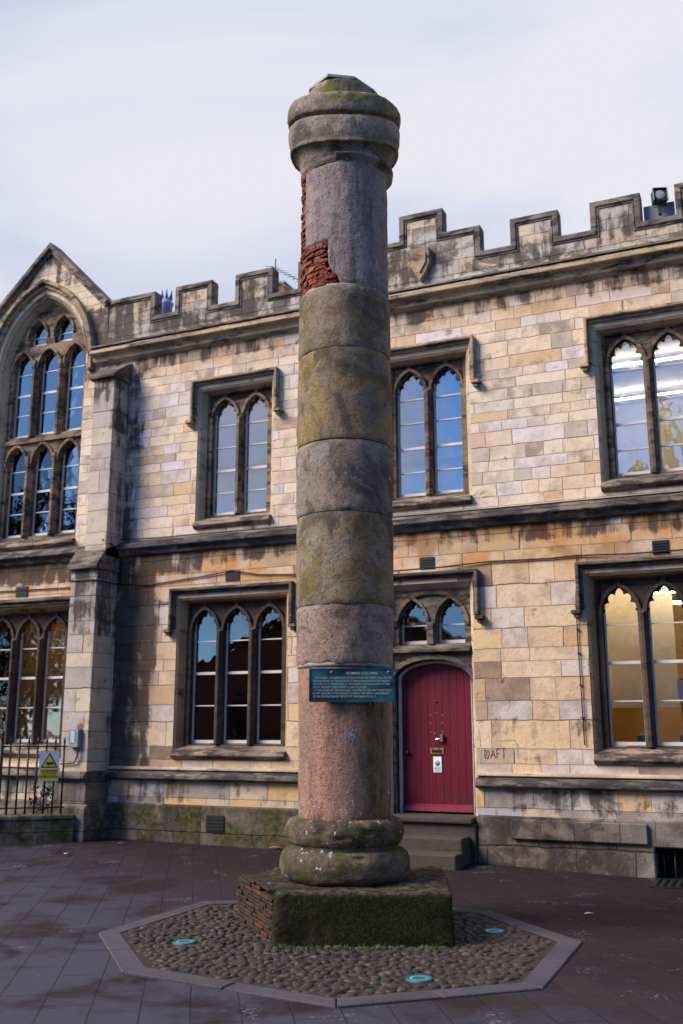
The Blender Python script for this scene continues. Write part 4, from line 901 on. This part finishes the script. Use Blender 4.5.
# base: two rolls with a hollow between
BS = stonecol('mossy base stone', (.12, .095, .072), (.09, .072, .062), (.14, .11, .075), (.035, .028, .022), .53, ((.085, .080, .025), .53, (.4, .95)), 1, 30)
def torus(name, z0, z1, r, bulge, mat, seed, white=0):
    m = MB(); seg = 120; vs = []; n = 22
    for i in range(n + 1):
        t = -math.pi / 2 + math.pi * i / n; hz = (z1 - z0) / 2; zc = (z0 + z1) / 2
        for k in range(seg):
            a = 2 * math.pi * k / seg; rr3 = r - bulge + bulge * (abs(math.cos(t)) ** .75)
            p = Vector((math.cos(a) * 2, math.sin(a) * 2, zc * 3 + math.sin(t) + seed)); rr3 += .012 * noise.noise(p * 1.2) + .006 * noise.noise(p * 4) - max(0, noise.noise(p * 2 + Vector((4, 4, 4))) - .25) * .05
            vs.append((math.cos(a) * rr3, math.sin(a) * rr3, zc + hz * math.sin(t) * (1 + .02 * noise.noise(p))))
    fs = [(i * seg + k, i * seg + (k + 1) % seg, (i + 1) * seg + (k + 1) % seg, (i + 1) * seg + k) for i in range(n) for k in range(seg)] + [tuple(range(seg))[::-1], tuple(n * seg + k for k in range(seg))]
    m.add(vs, fs, True); return m.build(name, mat, C)
torus('base_roll', .685, .915, .52, .10, BS, 1); torus('base_roll', .40, .665, .565, .10, BS, 5)
m = MB(); m.lathe([(.46, .60), (.475, .655), (.465, .675), (.475, .695), (.44, .75)], 72); m.build('base_hollow', BS, C)
# capital
CS = stonecol('capital stone', (.22, .18, .145), (.30, .25, .205), (.15, .12, .095), (.045, .04, .035), .55, ((.15, .16, .03), .53, (7.62, 8.3)), 0, 40, pale=(.36, .27, .22))
cprof = [(.40, 7.02), (.426, 7.03), (.430, 7.05), (.462, 7.07), (.488, 7.10), (.494, 7.13), (.482, 7.165), (.448, 7.175), (.448, 7.20), (.458, 7.25), (.478, 7.30), (.512, 7.335), (.520, 7.345), (.548, 7.35), (.556, 7.37), (.545, 7.40), (.556, 7.44), (.566, 7.50), (.570, 7.57), (.562, 7.62), (.545, 7.645), (.500, 7.655), (.500, 7.675), (.562, 7.685), (.580, 7.72), (.582, 7.80), (.574, 7.86), (.556, 7.89), (.45, 7.90), (.40, 7.91), (.385, 7.93), (.38, 7.98), (.37, 8.01), (.34, 8.025), (.20, 8.03), (.001, 8.03)]
m = MB(); seg = 144; vs = []
pr2 = []
for (ra, za), (rb2, zb2) in zip(cprof, cprof[1:]):
    for s_ in range(2): pr2.append((ra + (rb2 - ra) * s_ / 2, za + (zb2 - za) * s_ / 2))
pr2.append(cprof[-1])
for r, z in pr2:
    for k in range(seg):
        a = 2 * math.pi * k / seg; fr_ = max(0, -math.sin(a)) ** 1.3; p = Vector((math.cos(a) * 2, math.sin(a) * 2, z * 3)); rr3 = r - max(0, r - .44) * .25 * fr_ + (.010 * noise.noise(p * 1.3) + .007 * noise.noise(p * 4)) * min(1, r / .3)
        if 7.04 < z < 7.19:   # neck ring survives only on the right
            t = ang(a)
            if t < -12 or t > 150: rr3 = min(rr3, .440 + .006 * noise.noise(p * 5) + max(0, (z - 7.14)) * .25)
        X, Y = math.cos(a) * rr3, math.sin(a) * rr3
        # broken, sloping top: planes falling to right and left
        zm = min(8.03, 8.03 - (X - .02) * .46 + .02 * noise.noise(Vector((X * 6, Y * 6, 1))), 8.03 + (X + .33) * .8)
        if z > 7.72: z2 = max(min(z, zm), 7.72)
        else: z2 = z
        z2 -= .165 * fr_ * max(0, min(1, (z - 7.08) / .28)) * (1 if z < 7.9 else max(.1, 1 - (z - 7.9) / .08))
        vs.append((X, Y, z2))
n = len(pr2); m.add(vs, [(j * seg + i, j * seg + (i + 1) % seg, (j + 1) * seg + (i + 1) % seg, (j + 1) * seg + i) for j in range(n - 1) for i in range(seg)] + [tuple(range(seg))[::-1]], True)
m.build('capital', CS, C)
# lead flashing laid over the broken top
m = MB(); pts = [(-.36, -.16), (-.17, -.365), (.10, -.375), (.30, -.25), (.46, -.06), (.44, .15), (.26, .32), (-.1, .36), (-.35, .16)]
def topz(X, Y): return min(8.04, 8.04 - (X - .02) * .46, 8.04 + (X + .31) * .8) - (.03 if Y < -.3 else 0)
vs = []
for dz in (.0, .028):
    for x, y in pts: vs.append((x, y, topz(x, y) + dz))
vs += [(0.02, 0, topz(.02, 0)), (0.02, 0, topz(.02, 0) + .028)]
n = len(pts); fs = [(i, (i + 1) % n, (i + 1) % n + n, i + n) for i in range(n)] + [((i + 1) % n, i, 2 * n) for i in range(n)] + [(i + n, (i + 1) % n + n, 2 * n + 1) for i in range(n)]
m.add(vs, fs); m.build('lead_cap', M['lead'], C)
# plinth block
PS = NG('moss covered plinth stone'); x, y, z = PS.sep(); n1 = PS.noise(3, 8, .66); n2 = PS.noise(13, 6, .7); n3 = PS.noise(48, 5, .75)
st_ = PS.mix(PS.mr(n2, .4, .62), (.030, .025, .018), (.011, .009, .008)); mo = PS.mix(PS.mr(n3, .38, .66), (.005, .007, .002), (.028, .034, .008))
c = PS.mix(PS.mr(n1, .38, .52), st_, mo); c = PS.mix(PS.math('MULTIPLY', PS.mr(z, .36, .41), PS.mr(n2, .40, .62)), c, (.10, .075, .065)); c = PS.mix(PS.mr(PS.noise(8, 5, .6), .64, .72, 0, .6), c, (.085, .07, .04))
M['plinth'] = PS.out(c, .95, PS.math('MULTIPLY_ADD', n3, .6, PS.math('MULTIPLY', n2, 1.5)), .9, .022, spec=.15)
b = bmesh.new(); base_pts = [(-.555, -.80), (.855, -.82), (.93, .80), (-.60, .85), (-.78, .25)]
vb = [b.verts.new((x, y, -.05)) for x, y in base_pts]; vt = [b.verts.new((x * .985, y * .985, .405)) for x, y in base_pts]
n = 5; [b.faces.new((vb[i], vb[(i + 1) % n], vt[(i + 1) % n], vt[i])) for i in range(n)]; b.faces.new(vt); b.faces.new(vb[::-1])
bmesh.ops.bevel(b, geom=[e for e in b.edges], offset=.035, segments=3, profile=.6, affect='EDGES')
bmesh.ops.triangulate(b, faces=b.faces[:]); 
for _ in range(4):
    es = [e for e in b.edges if e.calc_length() > .06]
    if es: bmesh.ops.subdivide_edges(b, edges=es, cuts=1, use_grid_fill=False); bmesh.ops.triangulate(b, faces=b.faces[:])
b.normal_update()
for v in b.verts: v.co += v.normal * (.016 * noise.noise(v.co * 4) + .010 * noise.noise(v.co * 12))
me = bpy.data.meshes.new('plinth'); b.to_mesh(me); b.free(); me.materials.append(M['plinth']); [setattr(p, 'use_smooth', True) for p in me.polygons]; link(bpy.data.objects.new('plinth', me), C)
m = MB(); z = -.01; rb = random.Random(4); p0, p1 = Vector((-.545, -.74, 0)), Vector((-.945, .30, 0)); dd = (p1 - p0).normalized(); nn = Vector((dd.y, -dd.x, 0)); nn = -nn if nn.x > 0 else nn; ll = (p1 - p0).length
while z < .385:
    h = rb.uniform(.028, .038); t = rb.uniform(-.12, .0) + .03 * z
    top = z > .34
    while t < ll:
        w_ = rb.uniform(.14, .26); t0, t1 = max(t, .015 + .25 * z), min(t + w_ - .012, ll + .02)
        if t1 > t0 + .02 and not (top and rb.random() < .3):
            cc = p0 + dd * (t0 + t1) / 2 - nn * .13 + nn * rb.uniform(-.012, .012) + Vector((0, 0, z + h / 2)); m.obox(cc, dd, nn, Vector((0, 0, 1)), (t1 - t0) / 2, .14, h / 2 - .004)
        t += w_
    z += h
q = NG('plinth edge brick'); gi = q.n('ShaderNodeNewGeometry'); c = q.ramp(gi.outputs['Random Per Island'], [(0, (.040, .026, .022)), (.4, (.058, .034, .027)), (.7, (.030, .024, .021)), (.9, (.09, .036, .024))], True); c = q.mix(q.mr(q.noise(20, 6, .7), .48, .62, 0, .8), c, (.022, .018, .015))
m.build('plinth_brickwork', q.out(c, .92, q.noise(45, 4), .6, .006, spec=.2), C, bevel=.005)
# blue spray mark and small hole on the lower drum (follows the curve)
m = MB(); rs = random.Random(2)
def onshaft(xa, z, rr=.419): return (math.sin(xa) * rr, -math.cos(xa) * rr, z)
for k in range(26):
    xa = .14 + rs.gauss(0, .035); zz_ = 1.60 + rs.gauss(0, .035); l_ = rs.uniform(.01, .04); p = Vector(onshaft(xa, zz_)); q2 = Vector(onshaft(xa + rs.uniform(-.03, .03), zz_ + l_)); m.tube([p, q2], [.002, .004], 5)
m.build('spray_mark', plain('blue spray paint', (.14, .24, .36), .8, .3), C)

# plaque (its own thing, bolted to the drum)
PQ = empty('plaque', (CX, CY, 0), TH)
PQ.location = Vector((CX, CY, 0)) + Matrix.Rotation(TH, 3, 'Z') @ Vector((.055, -.438, 1.885)); PQ.rotation_euler = (0, 0, TH)
tag(PQ, 'blue-green metal plaque with raised pale lettering fixed to the column', 'plaque')
q = NG('verdigris bronze'); n1 = q.noise(3.2, 6, .6, q.scale(q.P, (1, 1, 1.6))); c = q.ramp(n1, [(.36, (.012, .018, .035)), (.48, (.008, .060, .095)), (.60, (.02, .15, .19)), (.72, (.05, .045, .06))]); M['plq'] = q.out(c, .42, q.noise(30, 4), .2, .003, metal=.35, spec=.5)
m = MB(); m.box(-.362, .362, -.03, -.014, 0, .285); m.build('plate', M['plq'], PQ, bevel=.004); m = MB()
m.box(-.25, .25, -.0135, .12, .03, .25); m.build('backing', M['iron'], PQ)
m = MB()
for a_ in ((-.362, -.352, 0, .285), (.352, .362, 0, .285), (-.352, .352, 0, .010), (-.352, .352, .275, .285)): m.box(a_[0], a_[1], -.0355, -.0305, a_[2], a_[3])
m.build('rim', M['plq'], PQ)
LT = plain('raised pale letters', (.34, .46, .46), .5, .15)
t = textmesh('ROMAN COLUMN', .032, LT, 'lettering', PQ, 'CENTER'); t.rotation_euler = (R(90), 0, 0); t.location = (.09, -.031, .232)
rows = ['   THE ROMAN COLUMN ONCE STOOD WITHIN THE GREAT HALL OF THE', 'HEADQUARTERS OF THE FORTRESS OF THE SIXTH LEGION IN THE FOURTH', 'CENTURY A.D. IT WAS FOUND IN 1969 DURING THE EXCAVATION OF THE', 'SOUTH TRANSEPT LYING WHERE IT HAD COLLAPSED.', '   IT WAS GIVEN BY THE DEAN AND CHAPTER TO THE CIVIC TRUST WHO', 'IN 1971 ERECTED IT ON THIS SITE TO MARK THE 1900TH ANNIVERSARY', 'OF THE FOUNDATION OF THE CITY BY THE ROMANS IN A.D. 71']
for i, rw in enumerate(rows):
    t = textmesh(rw, .0235, LT, 'lettering', PQ, 'LEFT', fw={3: .46, 6: .54}.get(i, .655)); t.rotation_euler = (R(90), 0, 0); t.location = (-.330, -.031, .196 - i * .0262)
for x in (-.17, .325):
    m = MB(); m.lathe([(.001, -.008), (.009, -.007), (.013, 0), (.013, .002)], 14, (x * .98, -.0305, .252), 'y'); m.build('rivet', plain('red rivet paint', (.45, .05, .04), .5, .2), PQ)

# ------------------------------------------------------------------ ground lights, leaves
LBL = ['round cyan ground light in the cobbles left of the plinth', 'round cyan ground light in the cobbles in front of the plinth', 'round cyan ground light in the cobbles right of the plinth']
for (x, y), lb in zip(GL, LBL):
    e = empty('ground_light', (x, y, gz(x, y) + .004)); tag(e, lb, 'ground light', 'cyan lights set in the cobbles')
    m = MB(); m.lathe([(.092, -.02), (.092, .014), (.088, .018), (.074, .018), (.072, .012), (.001, .02)], 32); m.build('rim', plain('steel rim', (.06, .11, .13), .6, .2, metal=.3), e)
    m = MB(); m.lathe([(.073, .008), (.070, .014), (.04, .015), (.001, .015)], 28); mt = emis('cyan lens', (.01, .30, .42), .22); mt.node_tree.nodes['Principled BSDF'].inputs['Specular IOR Level'].default_value = .08; m.build('lens', mt, e)
def leaf(x, y, col, lb, s=.05, an=0):
    m = MB(); z = gz(x, y) + .012; pts = [(-1, 0), (-.5, .4), (.1, .5), (.7, .25), (1.1, 0), (.7, -.3), (.1, -.45), (-.5, -.35)]; ca, sa = math.cos(an), math.sin(an)
    top = [(x + (a * ca - b * sa) * s, y + (a * sa + b * ca) * s, z + .3 * s * abs(b) + .02) for a, b in pts]; bot = [(p[0], p[1], p[2] - .003) for p in top]; n = 8
    m.add(top + bot, [tuple(range(n)), tuple(range(n, 2 * n))[::-1]] + [(i, (i + 1) % n, (i + 1) % n + n, i + n) for i in range(n)])
    tag(m.build('fallen_leaf', plain('leaf', col, .7, .15)), lb, 'leaf')
leaf(-6.49, 12.58, (.62, .20, .02), 'orange fallen leaf on the paving left of the column base', .085, .3)
leaf(-8.6, 12.0, (.20, .06, .03), 'brown fallen leaf on the paving near the left plinth wall', .07, 1)
leaf(-8.75, 11.0, (.34, .30, .25), 'pale fallen leaf on the paving left of the column', .06, 2)
leaf(-9.6, 10.6, (.05, .03, .025), 'dark fallen leaf on the paving before the low wall', .08, .6)
leaf(-1.75, 9.6, (.5, .5, .5), 'pale scrap on the paving right of the cobbles', .045, .6)
# grass tufts at the plinth foot
m = MB(); rg = random.Random(8); Rm = Matrix.Rotation(TH, 3, 'Z')
spots = [(-.46 - .42 * t, -.86 + 1.1 * t) for t in [rg.random() for _ in range(18)]] + [(-.47 + rg.random() * 1.2, -.875) for _ in range(26)] + [(-.50, -.88)] * 12
for sx, sy in spots:
    for _ in range(9):
        p = Vector((CX, CY, .01)) + Rm @ Vector((sx + rg.uniform(-.03, .03), sy + rg.uniform(-.035, .005), 0)); hgt = rg.uniform(.015, .045); d_ = Vector((rg.uniform(-.02, .02), rg.uniform(-.02, .02), hgt)); s_ = Vector((rg.uniform(-1, 1), rg.uniform(-1, 1), 0)).normalized() * .004
        m.add([p - s_, p + s_, p + d_], [(0, 1, 2)])
tag(m.build('grass', plain('moss green blades', (.06, .13, .02), .8, .3), recalc=False), 'short green grass sprouting along the foot of the plinth', 'grass', kind='stuff')

# ------------------------------------------------------------------ the far side of the square (stands behind the camera, mirrored in the glass)
ob = empty('brick_house', (-19.5, -7, 0)); tag(ob, 'red-brown brick gabled house opposite, seen mirrored in the lower window glass', 'house')
BM = plain('dark red brick', (.13, .055, .035), .9, .25, sc=3)
m = MB(); m.flat([[(-1.3, -.3), (10, -.3), (10, 4.3), (6.2, 5.9), (2.6, 5.55), (-1.3, 3.9)]], -6, 0); m.build('wall', BM, ob)
m = MB(); m.flat([[(-1.6, 3.9), (2.6, 5.7), (6.2, 6.05), (10.4, 4.25), (10.4, 4.1), (6.2, 5.9), (2.6, 5.55), (-1.6, 3.75)][::-1]], -6.2, .15); m.build('roof', plain('brown roof tile', (.10, .055, .04), .9, .2), ob)
for x in (.5, 3, 7):
    m = MB(); m.box(x, x + 1.1, -.0, .04, 1.2, 2.9); m.build('window', M['void'], ob)
ct = empty('church_spire', (-5.2, -40, 0)); tag(ct, 'tall pale stone church spire across the square, seen mirrored in the upper right window', 'church spire')
SM = plain('pale gold limestone', (.42, .30, .14), .9, .2, sc=1.5)
m = MB(); m.box(-2.2, 2.2, -2.2, 2.2, -.3, 15); m.build('tower', SM, ct); m = MB(); m.lathe([(1.7, 15), (1.2, 17.5), (.7, 20), (.3, 22.2), (.04, 25)], 8)
for k in range(7):
    for s_ in range(4): a = s_ * math.pi / 2 + .4; z = 15.6 + k * 1.2; r = 1.7 - (z - 15) * .167; m.lathe([(.02, z - .25), (.22, z), (.02, z + .3)], 6, (r * math.cos(a), r * math.sin(a), 0))
m.build('spire', SM, ct)
for sx in (-1, 1):
    m = MB(); m.box(sx * 2.0 - .4, sx * 2.0 + .4, 1.6, 2.4, 15, 17); m.lathe([(.4, 17), (.03, 19.5)], 6, (sx * 2.0, 2.0, 0)); m.build('pinnacle', SM, ct)
def tree(x, y, hh, rad, lb, seed):
    e = empty('tree', (x, y, 0)); tag(e, lb, 'tree', 'trees on the far side of the square'); rt = random.Random(seed)
    m = MB(); m.tube([(0, 0, -.2), (.1, 0, hh * .3), (0, .1, hh * .7)], [.3, .22, .08], 8)
    for k in range(9): a = rt.uniform(0, 6.28); m.tube([(0, 0, hh * (.3 + k * .04)), (math.cos(a) * rad * .4, math.sin(a) * rad * .4, hh * (.5 + k * .03)), (math.cos(a) * rad * .8, math.sin(a) * rad * .8, hh * (.6 + k * .04))], [.1, .06, .02], 6)
    m.build('trunk', plain('bark', (.07, .055, .04), .9, .2), e); m = MB()
    for _ in range(7000):
        d_ = Vector((rt.gauss(0, 1), rt.gauss(0, 1), rt.gauss(0, 1))).normalized() * rad * rt.uniform(.3, 1) ** .5; c0 = Vector((d_.x, d_.y, hh * .56 + d_.z * 1.15))
        if noise.noise(c0 * .6 + Vector((seed, 0, 0))) < -.14: continue
        u_ = Vector((rt.uniform(-1, 1), rt.uniform(-1, 1), rt.uniform(-1, 1))).normalized(); v_ = u_.orthogonal().normalized(); s_ = rt.uniform(.12, .24); m.add([c0 - u_ * s_, c0 + v_ * s_ * .6, c0 + u_ * s_, c0 - v_ * s_ * .6], [(0, 1, 2, 3)])
    m.build('crown', plain('autumn foliage', (.13, .095, .02), .8, .3, sc=.5), e, recalc=False)
tree(-28, -6, 12.5, 4.3, 'leafy tree opposite the gabled wing, mirrored in its tall window', 3)
tree(-36, -14, 13, 4.5, 'farther leafy tree behind the first one across the square, seen only in window reflections', 9)
hs = empty('added_stone_terrace', (4.5, -9, 0)); tag(hs, 'unseen stone terrace behind the viewer, added to shade the lower facade', 'building')  # unseen block added to keep light off the lower storey and ground
m = MB(); m.box(-12, 12, -6, 0, -.3, 6.5); m.build('wall', M['wall_lo'], hs); m = MB(); prism(m, -12.2, 12.2, [(.3, 6.5), (-3, 8.6), (-6.3, 6.5)]); m.build('roof', plain('slate', (.07, .07, .08), .7, .2), hs)
for x in (-10, -7, -4, -1, 2, 5, 8):
    for z in (1.2, 4.2): m = MB(); m.box(x, x + 1.1, 0, .04, z, z + 1.6); m.build('window', M['void'], hs)
